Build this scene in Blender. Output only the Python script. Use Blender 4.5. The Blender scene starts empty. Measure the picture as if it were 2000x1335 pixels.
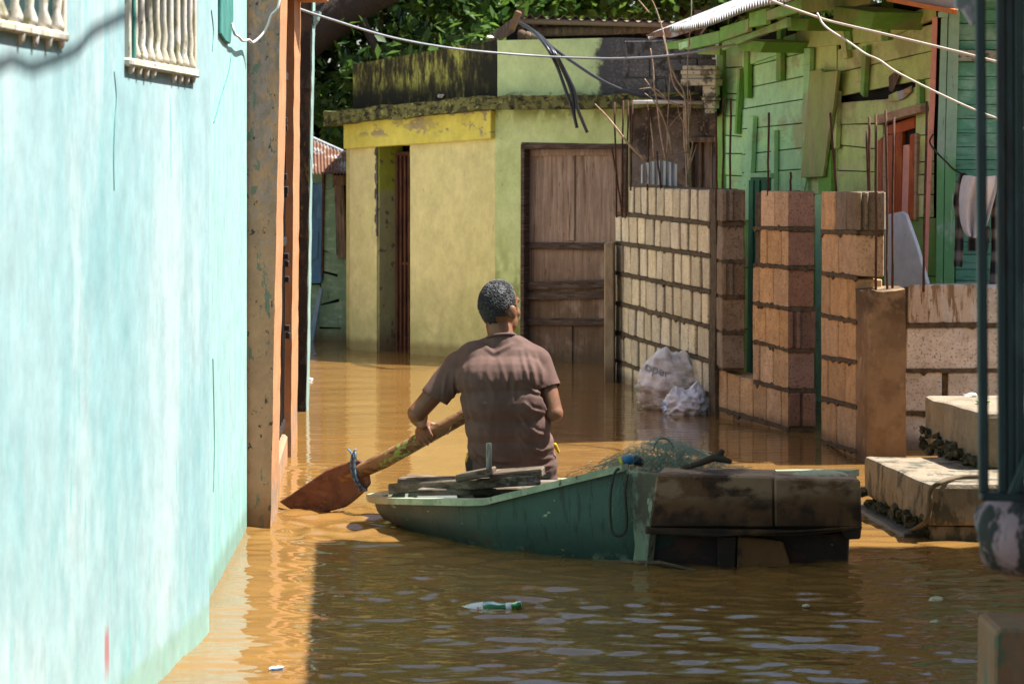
import bpy, bmesh, math, random
import numpy as np
from mathutils import Vector, Matrix, noise

random.seed(7)
rng = np.random.default_rng(11)
scene = bpy.context.scene
R = math.radians

# ------------------------------------------------------------------ camera
F, H0, CH = 5000.0, 310.0, 1.65          # focal length and horizon in photo pixels, eye height in metres
cam_data = bpy.data.cameras.new("camera")
cam_data.sensor_width = 36.0
cam_data.lens = F / 2000.0 * 36.0
cam_data.shift_y = -(667.5 - H0) / 2000.0
cam_data.clip_end = 3000.0
cam_data.dof.use_dof = True
cam_data.dof.focus_distance = 12.6
cam_data.dof.aperture_fstop = 8.0
cam = bpy.data.objects.new("camera", cam_data)
cam.location = (0, 0, CH)
cam.rotation_euler = (R(90), 0, 0)
scene.collection.objects.link(cam)
scene.camera = cam

# ------------------------------------------------------------------ sky, sun, exposure
SUN_EL, SUN_AZ = 62.0, 6.0               # degrees; azimuth from +X (right) towards +Y (away)
world = bpy.data.worlds.new("World")
scene.world = world
world.use_nodes = True
wn = world.node_tree.nodes
wl = world.node_tree.links
bg = wn.get("Background") or wn.new("ShaderNodeBackground")
sky = wn.new("ShaderNodeTexSky")
sky.sky_type = 'NISHITA'
sky.sun_disc = False
sky.sun_elevation = R(SUN_EL)
sky.sun_rotation = R(90.0 - SUN_AZ)
sky.altitude = 20.0
sky.air_density = 1.0
sky.dust_density = 2.0
wl.new(sky.outputs[0], bg.inputs[0])
bg.inputs[1].default_value = 0.085

S = Vector((math.cos(R(SUN_EL)) * math.cos(R(SUN_AZ)), math.cos(R(SUN_EL)) * math.sin(R(SUN_AZ)), math.sin(R(SUN_EL))))
sun_data = bpy.data.lights.new("sun", 'SUN')
sun_data.energy = 5.0
sun_data.angle = R(0.55)
sun_data.color = (1.0, 0.97, 0.91)
sun = bpy.data.objects.new("sun", sun_data)
sun.rotation_euler = S.to_track_quat('Z', 'Y').to_euler()
sun.location = (6, 8, 12)
scene.collection.objects.link(sun)

scene.view_settings.view_transform = 'Standard'
scene.view_settings.look = 'None'
scene.view_settings.gamma = 1.0
scene.view_settings.use_curve_mapping = False
scene.view_settings.exposure = 1.4
scene.render.engine = 'CYCLES'
scene.cycles.use_denoising = True
scene.cycles.max_bounces = 8
scene.cycles.diffuse_bounces = 5
scene.cycles.glossy_bounces = 4
scene.cycles.transmission_bounces = 4
scene.cycles.caustics_reflective = False
scene.cycles.caustics_refractive = False
scene.cycles.sample_clamp_indirect = 6.0

# ------------------------------------------------------------------ helpers
COL = scene.collection
WLOC = {}

def P(x, y, D):
    return Vector(((x - 1000.0) * D / F, D, CH + (H0 - y) * D / F))

def depth_at(y, z=0.0):
    return F * (CH - z) / (y - H0)

def WP(x, y, z=0.0):
    return P(x, y, depth_at(y, z))

class Plane:
    """vertical plane through two ground points; pixels are put on it along their view ray"""
    def __init__(self, p0, p1):
        self.p0 = Vector((p0[0], p0[1], 0)); self.p1 = Vector((p1[0], p1[1], 0))
        self.d = (self.p1 - self.p0); self.len = self.d.length; self.d.normalize()
        n = Vector((self.d.y, -self.d.x, 0))
        if n.dot(Vector((0, 0, 0)) - self.p0) < 0: n = -n
        self.n = n
    def pt(self, x, y, off=0.0):
        a = (x - 1000.0) / F
        D = (self.n.dot(self.p0) + off) / (self.n.x * a + self.n.y)
        return P(x, y, D)
    def u(self, x, off=0.0):
        return (self.pt(x, 0, off) - self.p0).to_2d().dot(self.d.to_2d())
    def at(self, u, z, off=0.0):
        v = self.p0 + self.d * u + self.n * off
        return Vector((v.x, v.y, z))
    def z(self, x, y, off=0.0):
        return self.pt(x, y, off).z

def pplane(x0, D0, x1, D1):
    return Plane(P(x0, 0, D0), P(x1, 0, D1))

class MB:
    def __init__(self):
        self.v = []; self.f = []
    def add(self, vs, fs):
        b = len(self.v); self.v += [tuple(p) for p in vs]; self.f += [tuple(i + b for i in f) for f in fs]; return self
    def prism(self, poly, vec):
        n = len(poly); vec = Vector(vec)
        a = [Vector(p) for p in poly]; b = [p + vec for p in a]
        nrm = Vector((0, 0, 0))
        for i in range(n): nrm += a[i].cross(a[(i + 1) % n])
        fs = [tuple(range(n)), tuple(range(2 * n - 1, n - 1, -1))] + [(i, n + i, n + (i + 1) % n, (i + 1) % n) for i in range(n)]
        if nrm.dot(vec) > 0: fs = [tuple(reversed(f)) for f in fs]
        return self.add(a + b, fs)
    def box(self, lo, hi):
        x0, y0, z0 = lo; x1, y1, z1 = hi
        return self.prism([(x0, y0, z0), (x1, y0, z0), (x1, y1, z0), (x0, y1, z0)], (0, 0, z1 - z0))
    def bar(self, a, b, w, h, up=(0, 0, 1)):
        a = Vector(a); b = Vector(b); d = (b - a).normalized(); up = Vector(up)
        s = d.cross(up)
        if s.length < 1e-4: s = d.cross(Vector((1, 0, 0)))
        s.normalize(); t = s.cross(d).normalized()
        q = [a + s * w / 2 + t * h / 2, a - s * w / 2 + t * h / 2, a - s * w / 2 - t * h / 2, a + s * w / 2 - t * h / 2]
        return self.prism(q, b - a)
    def tube(self, path, r, n=6, cap=True):
        path = [Vector(p) for p in path]
        rs = r if isinstance(r, (list, tuple)) else [r] * len(path)
        vs = []; fs = []; ref = None
        for i, p in enumerate(path):
            d = (path[min(i + 1, len(path) - 1)] - path[max(i - 1, 0)])
            if d.length < 1e-9: d = Vector((0, 0, 1))
            d.normalize()
            if ref is None or abs(ref.dot(d)) > .98:
                ref = Vector((0, 0, 1)) if abs(d.z) < .9 else Vector((1, 0, 0))
            s = d.cross(ref).normalized(); t = s.cross(d).normalized(); ref = t
            for k in range(n):
                a = 2 * math.pi * k / n
                vs.append(p + (s * math.cos(a) + t * math.sin(a)) * rs[i])
        for i in range(len(path) - 1):
            for k in range(n):
                fs.append((i * n + k, i * n + (k + 1) % n, (i + 1) * n + (k + 1) % n, (i + 1) * n + k))
        if cap:
            fs.append(tuple(reversed(range(n)))); m = (len(path) - 1) * n
            fs.append(tuple(range(m, m + n)))
        return self.add(vs, fs)
    def lathe(self, prof, origin, axis, n=20):
        o = Vector(origin); ax = Vector(axis).normalized()
        return self.tube([o + ax * h for h, r in prof], [r for h, r in prof], n)
    def ell(self, c, r, nu=16, nv=10, rot=None):
        c = Vector(c); vs = [c + self._er((0, 0, r[2]), rot)]
        for j in range(1, nv):
            t = math.pi * j / nv
            for i in range(nu):
                a = 2 * math.pi * i / nu
                vs.append(c + self._er((r[0] * math.sin(t) * math.cos(a), r[1] * math.sin(t) * math.sin(a), r[2] * math.cos(t)), rot))
        vs.append(c + self._er((0, 0, -r[2]), rot)); last = len(vs) - 1; fs = []
        for i in range(nu):
            fs.append((0, 1 + i, 1 + (i + 1) % nu))
            fs.append((last, 1 + (nv - 2) * nu + (i + 1) % nu, 1 + (nv - 2) * nu + i))
        for j in range(nv - 2):
            for i in range(nu):
                a = 1 + j * nu + i; b = 1 + j * nu + (i + 1) % nu
                fs.append((a, a + nu, b + nu, b))
        return self.add(vs, fs)
    @staticmethod
    def _er(v, rot):
        v = Vector(v); return rot @ v if rot else v
    def limb(self, p0, r0, p1, r1, n=14):
        """tapered capsule"""
        p0 = Vector(p0); p1 = Vector(p1); d = p1 - p0; L = d.length or 1e-6; d = d / L
        pts = []; rs = []
        for k in range(5):
            a = math.pi / 2 * (1 - k / 4); pts.append(p0 - d * r0 * math.sin(a)); rs.append(max(r0 * math.cos(a), 1e-4))
        for k in range(5):
            a = math.pi / 2 * k / 4; pts.append(p1 + d * r1 * math.sin(a)); rs.append(max(r1 * math.cos(a), 1e-4))
        return self.tube(pts, rs, n)
    def build(self, name, m, parent=None, bevel=0, smooth=False, jit=0, seg=1, sub=0, recalc=False, origin=None):
        me = bpy.data.meshes.new(name)
        vs = [Vector(p) for p in self.v]
        if jit: vs = [p + Vector((random.uniform(-jit, jit), random.uniform(-jit, jit), random.uniform(-jit, jit))) for p in vs]
        if parent is not None: o0 = WLOC[parent.name]
        elif origin is not None: o0 = Vector(origin)
        else:
            xs = [p.x for p in vs]; ys = [p.y for p in vs]; zs = [p.z for p in vs]
            o0 = Vector(((min(xs) + max(xs)) / 2, (min(ys) + max(ys)) / 2, min(zs)))
        me.from_pydata([p - o0 for p in vs], [], self.f)
        if bevel or recalc or sub:
            b = bmesh.new(); b.from_mesh(me)
            if recalc: bmesh.ops.recalc_face_normals(b, faces=b.faces)
            if sub: bmesh.ops.subdivide_edges(b, edges=b.edges, cuts=sub, use_grid_fill=True)
            if bevel: bmesh.ops.bevel(b, geom=list(b.edges), offset=bevel, segments=seg, profile=.6, affect='EDGES', clamp_overlap=True)
            b.to_mesh(me); b.free()
        me.update()
        if smooth: me.polygons.foreach_set("use_smooth", [True] * len(me.polygons))
        if m is not None: me.materials.append(m)
        o = bpy.data.objects.new(name, me); COL.objects.link(o)
        if parent is not None: o.parent = parent
        else: o.location = o0
        WLOC[o.name] = o0
        return o

def thing(name, label, cat, loc, group=None):
    o = bpy.data.objects.new(name, None); COL.objects.link(o)
    o.location = loc; o.empty_display_size = .2; WLOC[o.name] = Vector(loc)
    return tag(o, label, cat, group)

def tag(o, label=None, cat=None, group=None, kind=None):
    if label: o["label"] = label
    if cat: o["category"] = cat
    if group: o["group"] = group
    if kind: o["kind"] = kind
    return o

def board(pl, pts, th, m, parent, name="board", off=0.0, bevel=0.003, jit=0.0, label=None):
    """a plank traced on a plane: front face at off + th, back at off"""
    poly = [pl.pt(x, y, off + th) for x, y in pts]
    o = MB().prism(poly, -pl.n * th).build(name, m, parent, bevel=bevel, jit=jit)
    if label: o["label"] = label
    return o

def wall_holes(pl, u0, u1, z0, z1, holes, th, step=0.6, off=0.0, warp=0.0):
    """wall slab with rectangular openings (u0,u1,z0,z1); front face on the plane"""
    us = sorted(set([u0, u1] + [h for a in holes for h in a[:2] if u0 < h < u1] + list(np.arange(u0 + step, u1 - step * .4, step))))
    zs = sorted(set([z0, z1] + [h for a in holes for h in a[2:] if z0 < h < z1] + list(np.arange(z0 + step, z1 - step * .4, step))))
    def solid(i, j):
        if i < 0 or j < 0 or i >= len(us) - 1 or j >= len(zs) - 1: return False
        cu = (us[i] + us[i + 1]) / 2; cz = (zs[j] + zs[j + 1]) / 2
        return not any(a[0] < cu < a[1] and a[2] < cz < a[3] for a in holes)
    mb = MB(); idx = {}
    def vid(i, j, b):
        k = (i, j, b)
        if k not in idx:
            idx[k] = len(mb.v)
            w = warp * noise.noise(Vector((us[i] * 1.3, zs[j] * 1.3, 3.1))) if warp and not b else 0
            mb.v.append(tuple(pl.at(us[i], zs[j], off - (th if b else 0) + w)))
        return idx[k]
    for i in range(len(us) - 1):
        for j in range(len(zs) - 1):
            if not solid(i, j): continue
            q = [(i, j), (i + 1, j), (i + 1, j + 1), (i, j + 1)]
            mb.f.append(tuple(vid(a, b, 0) for a, b in q)); mb.f.append(tuple(vid(a, b, 1) for a, b in reversed(q)))
            for (di, dj, e0, e1) in ((0, -1, 0, 1), (1, 0, 1, 2), (0, 1, 2, 3), (-1, 0, 3, 0)):
                if not solid(i + di, j + dj):
                    a, b = q[e0], q[e1]
                    mb.f.append((vid(*a, 0), vid(*a, 1), vid(*b, 1), vid(*b, 0)))
    return mb

def arc(pts, n=8):
    """Catmull-Rom through points"""
    pts = [Vector(p) for p in pts]; q = [pts[0] * 2 - pts[1]] + pts + [pts[-1] * 2 - pts[-2]]; out = []
    for i in range(1, len(q) - 2):
        p0, p1, p2, p3 = q[i - 1:i + 3]
        for k in range(n):
            t = k / n
            out.append(.5 * ((2 * p1) + (p2 - p0) * t + (2 * p0 - 5 * p1 + 4 * p2 - p3) * t * t + (3 * p1 - p0 - 3 * p2 + p3) * t ** 3))
    return out + [pts[-1]]

def cable(name, pts, r, m, label, cat="cable", n=6, parent=None, group=None):
    o = MB().tube(arc(pts), r, n).build(name, m, parent, smooth=True)
    if parent is None: tag(o, label, cat, group)
    return o

# ------------------------------------------------------------------ materials
def mat(name, c, rough=.85, layers=(), bump=.0, bscale=60, var=.0, spec=.3, metal=0.0, coord='pos', bdist=.004, bstretch=(1, 1, 1), base2=None, b2s=3.0, grime=.2):
    """paint with layers of wear. layer: dict(c, s=(sx,sy,sz), t=(lo,hi), d=detail, a=strength, m=[(axis,from,to),..])"""
    m = bpy.data.materials.new(name); m.use_nodes = True
    nt = m.node_tree; N = nt.nodes; L = nt.links
    b = N["Principled BSDF"]; b.inputs["Roughness"].default_value = rough; b.inputs["Metallic"].default_value = metal
    b.inputs["Specular IOR Level"].default_value = spec
    if coord == 'pos':
        g = N.new("ShaderNodeNewGeometry"); P0 = g.outputs["Position"]
    else:
        g = N.new("ShaderNodeTexCoord"); P0 = g.outputs["Object"]
    def mapped(s, loc=(0, 0, 0)):
        mp = N.new("ShaderNodeMapping"); mp.inputs["Scale"].default_value = s; mp.inputs["Location"].default_value = loc
        L.new(P0, mp.inputs[0]); return mp.outputs[0]
    def nz(s, d=4, loc=(0, 0, 0), rg=.6):
        n = N.new("ShaderNodeTexNoise"); n.inputs["Scale"].default_value = 1.0; n.inputs["Detail"].default_value = d; n.inputs["Roughness"].default_value = rg
        L.new(mapped(s, loc), n.inputs["Vector"]); return n.outputs[0]
    def ramp(src, lo, hi):
        r = N.new("ShaderNodeMapRange"); r.interpolation_type = 'SMOOTHSTEP'
        r.inputs[1].default_value = lo; r.inputs[2].default_value = hi; L.new(src, r.inputs[0]); return r.outputs[0]
    def mix(f, a, bb):
        x = N.new("ShaderNodeMix"); x.data_type = 'RGBA'
        if isinstance(f, float): x.inputs[0].default_value = f
        else: L.new(f, x.inputs[0])
        for s, val in ((6, a), (7, bb)):
            if isinstance(val, tuple): x.inputs[s].default_value = (*val, 1)
            else: L.new(val, x.inputs[s])
        return x.outputs[2]
    def mul(a, bb):
        x = N.new("ShaderNodeMath"); x.operation = 'MULTIPLY'; L.new(a, x.inputs[0])
        if isinstance(bb, float): x.inputs[1].default_value = bb
        else: L.new(bb, x.inputs[1])
        return x.outputs[0]
    cur = tuple(c)
    if base2: cur = mix(ramp(nz((b2s,) * 3, 5, (7, 1, 2)), .35, .65), cur, tuple(base2))
    sep = None
    for k, l in enumerate(layers):
        f = ramp(nz(l.get('s', (4, 4, 4)), l.get('d', 5), (k * 3.7, k * 1.3, k * 5.1), l.get('r', .62)), *l.get('t', (.5, .6)))
        for (ax, a0, a1) in l.get('m', ()):
            if sep is None:
                sep = N.new("ShaderNodeSeparateXYZ"); L.new(P0, sep.inputs[0])
            wob = N.new("ShaderNodeMath"); wob.operation = 'MULTIPLY_ADD'
            L.new(nz((9, 9, 9), 4, (k, 2, 8)), wob.inputs[0]); wob.inputs[1].default_value = l.get('w', .06); L.new(sep.outputs[ax], wob.inputs[2])
            f = mul(f, ramp(wob.outputs[0], a0, a1))
        if l.get('a', 1.0) != 1.0: f = mul(f, float(l['a']))
        cur = mix(f, cur, tuple(l['c']))
    if grime:
        hg = N.new("ShaderNodeHueSaturation"); gm_ = N.new("ShaderNodeMapRange"); gm_.inputs[1].default_value = .3; gm_.inputs[2].default_value = .7; gm_.inputs[3].default_value = 1 - grime; gm_.inputs[4].default_value = 1 + grime * .75
        L.new(nz((9, 9, 7), 9, (4, 9, 1), .74), gm_.inputs[0]); L.new(gm_.outputs[0], hg.inputs["Value"])
        if isinstance(cur, tuple): hg.inputs["Color"].default_value = (*cur, 1)
        else: L.new(cur, hg.inputs["Color"])
        cur = hg.outputs[0]
    if var:
        oi = N.new("ShaderNodeObjectInfo"); hsv = N.new("ShaderNodeHueSaturation")
        r = N.new("ShaderNodeMapRange"); r.inputs[3].default_value = 1 - var; r.inputs[4].default_value = 1 + var; L.new(oi.outputs["Random"], r.inputs[0])
        L.new(r.outputs[0], hsv.inputs["Value"])
        r2 = N.new("ShaderNodeMapRange"); r2.inputs[3].default_value = 1 + var * .7; r2.inputs[4].default_value = 1 - var * .7
        fr = N.new("ShaderNodeMath"); fr.operation = 'FRACT'; m7 = mul(oi.outputs["Random"], 7.31); L.new(m7, fr.inputs[0]); L.new(fr.outputs[0], r2.inputs[0])
        L.new(r2.outputs[0], hsv.inputs["Saturation"])
        if isinstance(cur, tuple): hsv.inputs["Color"].default_value = (*cur, 1)
        else: L.new(cur, hsv.inputs["Color"])
        cur = hsv.outputs[0]
    if isinstance(cur, tuple): b.inputs["Base Color"].default_value = (*cur, 1)
    else: L.new(cur, b.inputs["Base Color"])
    if bump:
        bp = N.new("ShaderNodeBump"); bp.inputs["Strength"].default_value = bump; bp.inputs["Distance"].default_value = bdist
        L.new(nz(tuple(bscale * q for q in bstretch), 6, (1, 2, 3), .65), bp.inputs["Height"]); L.new(bp.outputs[0], b.inputs["Normal"])
    return m

MUD = (.16, .105, .055)
def tide(z0, z1, c=MUD, a=.8):
    return dict(c=c, s=(3, 3, 3), t=(.1, .2), m=[(2, z1, z0)], a=a, w=.05)
# ------------------------------------------------------------------ ground and flood water
ZG = -.55
g = MB().add([(-600, -200, ZG), (600, -200, ZG), (600, 1200, ZG), (-600, 1200, ZG)], [(0, 1, 2, 3)])
ground = g.build("ground", mat("mud_ground", (.13, .09, .05), .9, bump=.3, bscale=8), origin=(0, 0, ZG))
tag(ground, "muddy ground under the flood water", "ground", kind="structure")

def water_material():
    m = bpy.data.materials.new("flood_water"); m.use_nodes = True
    nt = m.node_tree; N = nt.nodes; L = nt.links; b = N["Principled BSDF"]
    b.inputs["Roughness"].default_value = .02; b.inputs["IOR"].default_value = 1.333; b.inputs["Specular IOR Level"].default_value = .5
    g = N.new("ShaderNodeNewGeometry")
    mp = N.new("ShaderNodeMapping"); mp.inputs["Scale"].default_value = (.5, .9, 1); L.new(g.outputs["Position"], mp.inputs[0])
    n = N.new("ShaderNodeTexNoise"); n.inputs["Scale"].default_value = 1.2; n.inputs["Detail"].default_value = 4; L.new(mp.outputs[0], n.inputs["Vector"])
    x = N.new("ShaderNodeMix"); x.data_type = 'RGBA'; L.new(n.outputs[0], x.inputs[0])
    x.inputs[6].default_value = (.175, .088, .024, 1); x.inputs[7].default_value = (.235, .128, .038, 1); L.new(x.outputs[2], b.inputs["Base Color"])
    mp2 = N.new("ShaderNodeMapping"); mp2.inputs["Scale"].default_value = (13, 42, 1); L.new(g.outputs["Position"], mp2.inputs[0])
    n2 = N.new("ShaderNodeTexNoise"); n2.inputs["Scale"].default_value = 1; n2.inputs["Detail"].default_value = 3; L.new(mp2.outputs[0], n2.inputs["Vector"])
    bp = N.new("ShaderNodeBump"); bp.inputs["Strength"].default_value = .13; bp.inputs["Distance"].default_value = .006
    L.new(n2.outputs[0], bp.inputs["Height"]); L.new(bp.outputs[0], b.inputs["Normal"])
    return m

def axis(fine, far, lo, hi):
    a = list(np.arange(fine[0], fine[1], fine[2])); s = fine[2]
    x = a[-1]; up = []
    while x < hi: s *= 1.35; x += s; up.append(x)
    s = fine[2]; x = a[0]; dn = []
    while x > lo: s *= 1.35; x -= s; dn.append(x)
    return np.array(dn[::-1] + a + up)
xs = axis((-1.6, 2.6, .030), None, -500, 500)
ys = axis((7.6, 23.0, .0165), None, -100, 900)
X, Y = np.meshgrid(xs, ys)
Z = np.zeros_like(X)
wr = np.random.default_rng(5)
def smooth(a, b, v): t = np.clip((v - a) / (b - a), 0, 1); return t * t * (3 - 2 * t)
rough_near = .0011 + .0027 * smooth(11.6, 9.3, Y) + .0004 * smooth(14, 11.5, Y)
for k in range(64):
    lam = wr.uniform(.042, .16) if k % 5 else wr.uniform(.2, .55)
    th = wr.normal(math.pi / 2, .42)
    kk = 2 * math.pi / lam
    w = np.sin(kk * (X * math.cos(th) + Y * math.sin(th)) + wr.uniform(0, 6.28))
    env = .5 + .5 * np.sin(X * wr.uniform(.6, 2.2) + Y * wr.uniform(.5, 1.6) + wr.uniform(0, 6.28))
    Z += w * env * lam ** .8 * .30 * rough_near / .42
def ring(cx, cy, lam, amp, r0, r1):
    r = np.hypot(X - cx, (Y - cy)); e = np.exp(-((r - r0) / r1) ** 2)
    return amp * np.sin(2 * math.pi * r / lam) * e
Z += ring(-.98, 12.0, .16, .006, .15, .22) + ring(-.75, 11.6, .22, .006, .2, .3) + ring(-1.05, 11.35, .13, .005, .1, .2)
Z += ring(-.55, 11.3, .25, .006, .2, .35) + ring(.2, 10.1, .2, .003, .4, .5) + ring(-1.1, 13.6, .14, .004, .1, .25)
Z += ring(1.5, 10.6, .18, .004, .4, .5) + ring(-.05, 9.4, .12, .003, .15, .3)
fade = smooth(2.8, 2.2, np.abs(X - .4)) * smooth(24, 21, Y) * smooth(6.5, 8, Y)
Z *= fade
nx, ny = len(xs), len(ys)
V = np.stack([X, Y, Z], -1).reshape(-1, 3)
ii = np.arange(ny - 1)[:, None] * nx + np.arange(nx - 1)[None, :]
Q = np.stack([ii, ii + 1, ii + nx + 1, ii + nx], -1).reshape(-1, 4)
me = bpy.data.meshes.new("flood_water")
me.vertices.add(len(V)); me.vertices.foreach_set("co", V.ravel().astype(np.float32))
me.loops.add(Q.size); me.loops.foreach_set("vertex_index", Q.ravel().astype(np.int32))
me.polygons.add(len(Q)); me.polygons.foreach_set("loop_start", np.arange(0, Q.size, 4, dtype=np.int32))
me.polygons.foreach_set("use_smooth", np.ones(len(Q), dtype=bool))
me.update(calc_edges=True); me.validate()
me.materials.append(water_material())
water = bpy.data.objects.new("water", me); COL.objects.link(water)
tag(water, "brown muddy flood water filling the alley", "water", kind="structure")

# ------------------------------------------------------------------ shared materials
M = {}
M['dark'] = mat("interior_shade", (.012, .010, .008), .95)  # near-black colour stands in for unlit space behind openings and board gaps
M['teal_wall'] = mat("teal_plaster", (.29, .43, .445), .8, [
    dict(c=(.19, .37, .39), s=(2.0, 2.0, .8), t=(.44, .66), d=8, r=.7, a=.7),
    dict(c=(.40, .50, .51), s=(1.7, 1.7, .7), t=(.46, .64), d=7, r=.66, a=.85),
    dict(c=(.20, .40, .40), s=(14, 14, .8), t=(.56, .68), d=5, a=.45),
    dict(c=(.16, .42, .43), s=(26, 26, 3.0), t=(.62, .68), d=6, a=.8),
    dict(c=(.10, .30, .30), s=(40, 40, 9), t=(.72, .76), d=6, a=.8),
    dict(c=(.20, .45, .42), s=(14, 14, 3), t=(.45, .65), m=[(2, .36, .0)], a=.8),
    dict(c=(.22, .36, .29), s=(5, 5, 5), t=(.1, .2), m=[(2, .15, .11)], a=.75, w=.05),
    dict(c=(.35, .05, .06), s=(1, 60, 3), t=(.0, .01), m=[(1, 7.37, 7.385), (1, 7.44, 7.425), (2, .13, .22), (2, .33, .27)], a=.7, w=.02)],
    bump=.35, bscale=14, bstretch=(1, 1, .35), bdist=.006)
M['teal_far'] = mat("teal_plaster_flaking", (.31, .48, .465), .8, [
    dict(c=(.22, .50, .49), s=(16, 16, 1.2), t=(.5, .7), d=6, a=.7),
    dict(c=(.12, .32, .32), s=(50, 50, 5), t=(.62, .68), d=7, a=.85),
    dict(c=(.20, .44, .41), s=(9, 9, 2), t=(.35, .6), m=[(2, .5, .05)], a=.85),
    dict(c=(.17, .28, .22), s=(5, 5, 5), t=(.1, .2), m=[(2, .16, .08)], a=.75)],
    bump=.8, bscale=30, bstretch=(1, 1, .25), bdist=.012)
M['peach_front'] = mat("peach_plaster_worn", (.52, .27, .15), .85, [
    dict(c=(.30, .215, .175), s=(16, 16, 6), t=(.47, .53), d=8, m=[(2, 1.0, 2.0)], a=.9),
    dict(c=(.40, .26, .22), s=(26, 26, 16), t=(.52, .57), d=7, m=[(2, 1.0, 1.6)], a=.85),
    dict(c=(.14, .19, .14), s=(22, 22, 9), t=(.59, .62), d=8, a=.85),
    dict(c=(.06, .05, .04), s=(36, 36, 26), t=(.63, .66), d=6, a=.9),
    tide(.04, .22, (.15, .085, .045), .8)], bump=.9, bscale=26, bdist=.012)
M['peach'] = mat("peach_plaster", (.46, .225, .105), .85, [
    dict(c=(.40, .19, .09), s=(8, 8, 3), t=(.45, .65), a=.6),
    dict(c=(.16, .11, .07), s=(40, 40, 12), t=(.68, .72), d=6, a=.7),
    dict(c=(.26, .19, .13), s=(9, 9, 9), t=(.42, .5), m=[(2, .32, .18)], a=.9)], bump=.5, bscale=30, bdist=.008)
M['moss_post'] = mat("blackened_mossy_concrete", (.035, .026, .018), .95, [
    dict(c=(.085, .055, .035), s=(9, 9, 4), t=(.5, .62), d=6),
    dict(c=(.16, .12, .02), s=(16, 16, 7), t=(.62, .68), d=6, a=.8),
    dict(c=(.22, .17, .13), s=(30, 30, 24), t=(.7, .73), d=6, a=.7),
    dict(c=(.012, .010, .008), s=(4, 4, 2), t=(.4, .6), m=[(2, .9, .2)], a=.9)], bump=1, bscale=40, bdist=.01)
M['pale_teal_edge'] = mat("pale_teal_edge", (.24, .36, .32), .85)
M['grille'] = mat("weathered_cream_grille", (.52, .47, .36), .8, [
    dict(c=(.62, .58, .52), s=(20, 20, 8), t=(.45, .6)),
    dict(c=(.20, .19, .08), s=(24, 24, 10), t=(.56, .64), d=6, a=.85),
    dict(c=(.10, .08, .05), s=(50, 50, 26), t=(.64, .68), d=6, a=.8)], bump=.4, bscale=60)
M['green_paint'] = mat("dark_teal_paint", (.045, .20, .17), .7, [dict(c=(.08, .27, .23), s=(30, 30, 8), t=(.5, .6))])
M['iron'] = mat("black_iron", (.022, .020, .022), .55, [dict(c=(.09, .04, .02), s=(40, 40, 40), t=(.6, .66), a=.7)], spec=.4)
M['rust'] = mat("rusty_steel", (.095, .042, .024), .85, [dict(c=(.05, .026, .018), s=(60, 60, 20), t=(.45, .6)), dict(c=(.16, .07, .035), s=(80, 80, 30), t=(.6, .66))], bump=.4, bscale=200, bdist=.002)
M['wire_white'] = mat("white_cable", (.62, .60, .58), .5)
M['wire_grey'] = mat("grey_cable", (.28, .29, .31), .45)
M['wire_black'] = mat("black_cable", (.018, .02, .024), .4, spec=.5)
M['wire_cream'] = mat("cream_cable", (.60, .52, .42), .6)

# ------------------------------------------------------------------ teal house on the left
T1 = Plane((-1.12, 8.05), (-1.054, 8.92)); T1.n = T1.n if T1.n.x > 0 else -T1.n
th_ = thing("teal_house", "pale turquoise plastered house along the left side of the alley", "house", (-2.2, 7.5, 0))
def u1(x): return T1.u(x)
W2 = (u1(244), u1(376), T1.z(240, 122), 3.05)
W1 = (u1(-170), u1(120), T1.z(60, 62), 3.05)
u_end = T1.len
wl_ = wall_holes(T1, -6.5, u_end, ZG, 3.6, [W1, W2], .22, .35, warp=.003)
wl_.build("wall", M['teal_wall'], th_, smooth=False)
fp = [(-1.118, 8.935), (-1.185, 11.44), (-1.9, 11.44), (-1.9, 8.935)]
MB().prism([(x, y, ZG) for x, y in fp], (0, 0, 3.6 - ZG)).build("wall", M['teal_far'], th_)["label"] = "flaking recessed far end of the wall"
MB().prism([(-1.45, 1.5, 3.62), (-1.3, 11.4, 3.62), (-4.6, 11.4, 4.9), (-4.6, 1.5, 4.9)], (0, 0, .04)).build("roof", M['rust'], th_)
for (a, b, z0, z1) in (W1, W2):
    mid = T1.at((a + b) / 2, z0)
    win = MB().prism([T1.at(a, z0, -.16), T1.at(b, z0, -.16), T1.at(b, z1, -.16), T1.at(a, z1, -.16)], -T1.n * .02).build("window", M['dark'], th_)  # near-black panel paints the unlit room behind the bars
    MB().prism([T1.at(a - .01, z0 - .012, .022), T1.at(b + .012, z0 - .012, .022), T1.at(b + .012, z0 + .016, .022), T1.at(a - .01, z0 + .016, .022)], -T1.n * .05).build("sill", M['grille'], win, bevel=.006, jit=.003)
    for e, mm in ((a + .012, 'grille'), (b - .012, 'grille'), (a + .075, 'green_paint')):
        MB().bar(T1.at(e, z0, .0), T1.at(e, z1, .0), .03, .03).build("frame_post", M[mm], win, bevel=.003)
    n = 9
    for k in range(n):
        u = a + .13 + (b - a - .17) * k / (n - 1)
        prof = [(0, .02), (.02, .021), (.05, .011), (.09, .014), (.14, .011), (.5, .011), (1.0, .011)]
        pts = [T1.at(u + random.uniform(-.006, .006), z0 + .012 + h, -.002) for h, r in prof]
        MB().tube(pts, [r for h, r in prof], 8).build("bar", M['grille'], win, smooth=True)
    m = 10
    for k in range(m):
        u = a + .05 + (b - a - .08) * k / (m - 1)
        if k in (4, 5): continue
        q = T1.at(u, z0 - .008, .006)
        MB().limb(q, .013, q - Vector((0, 0, random.uniform(.012, .022))), .010, 8).build("bar_foot", M['grille'], win, smooth=True)
board(Plane((-1.118, 8.935), (-1.185, 11.44)), [(432, -160), (455, -160), (456, 40), (450, 86), (441, 80), (432, 66)], .012, M['green_paint'], th_, "shutter_board", .001)
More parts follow.
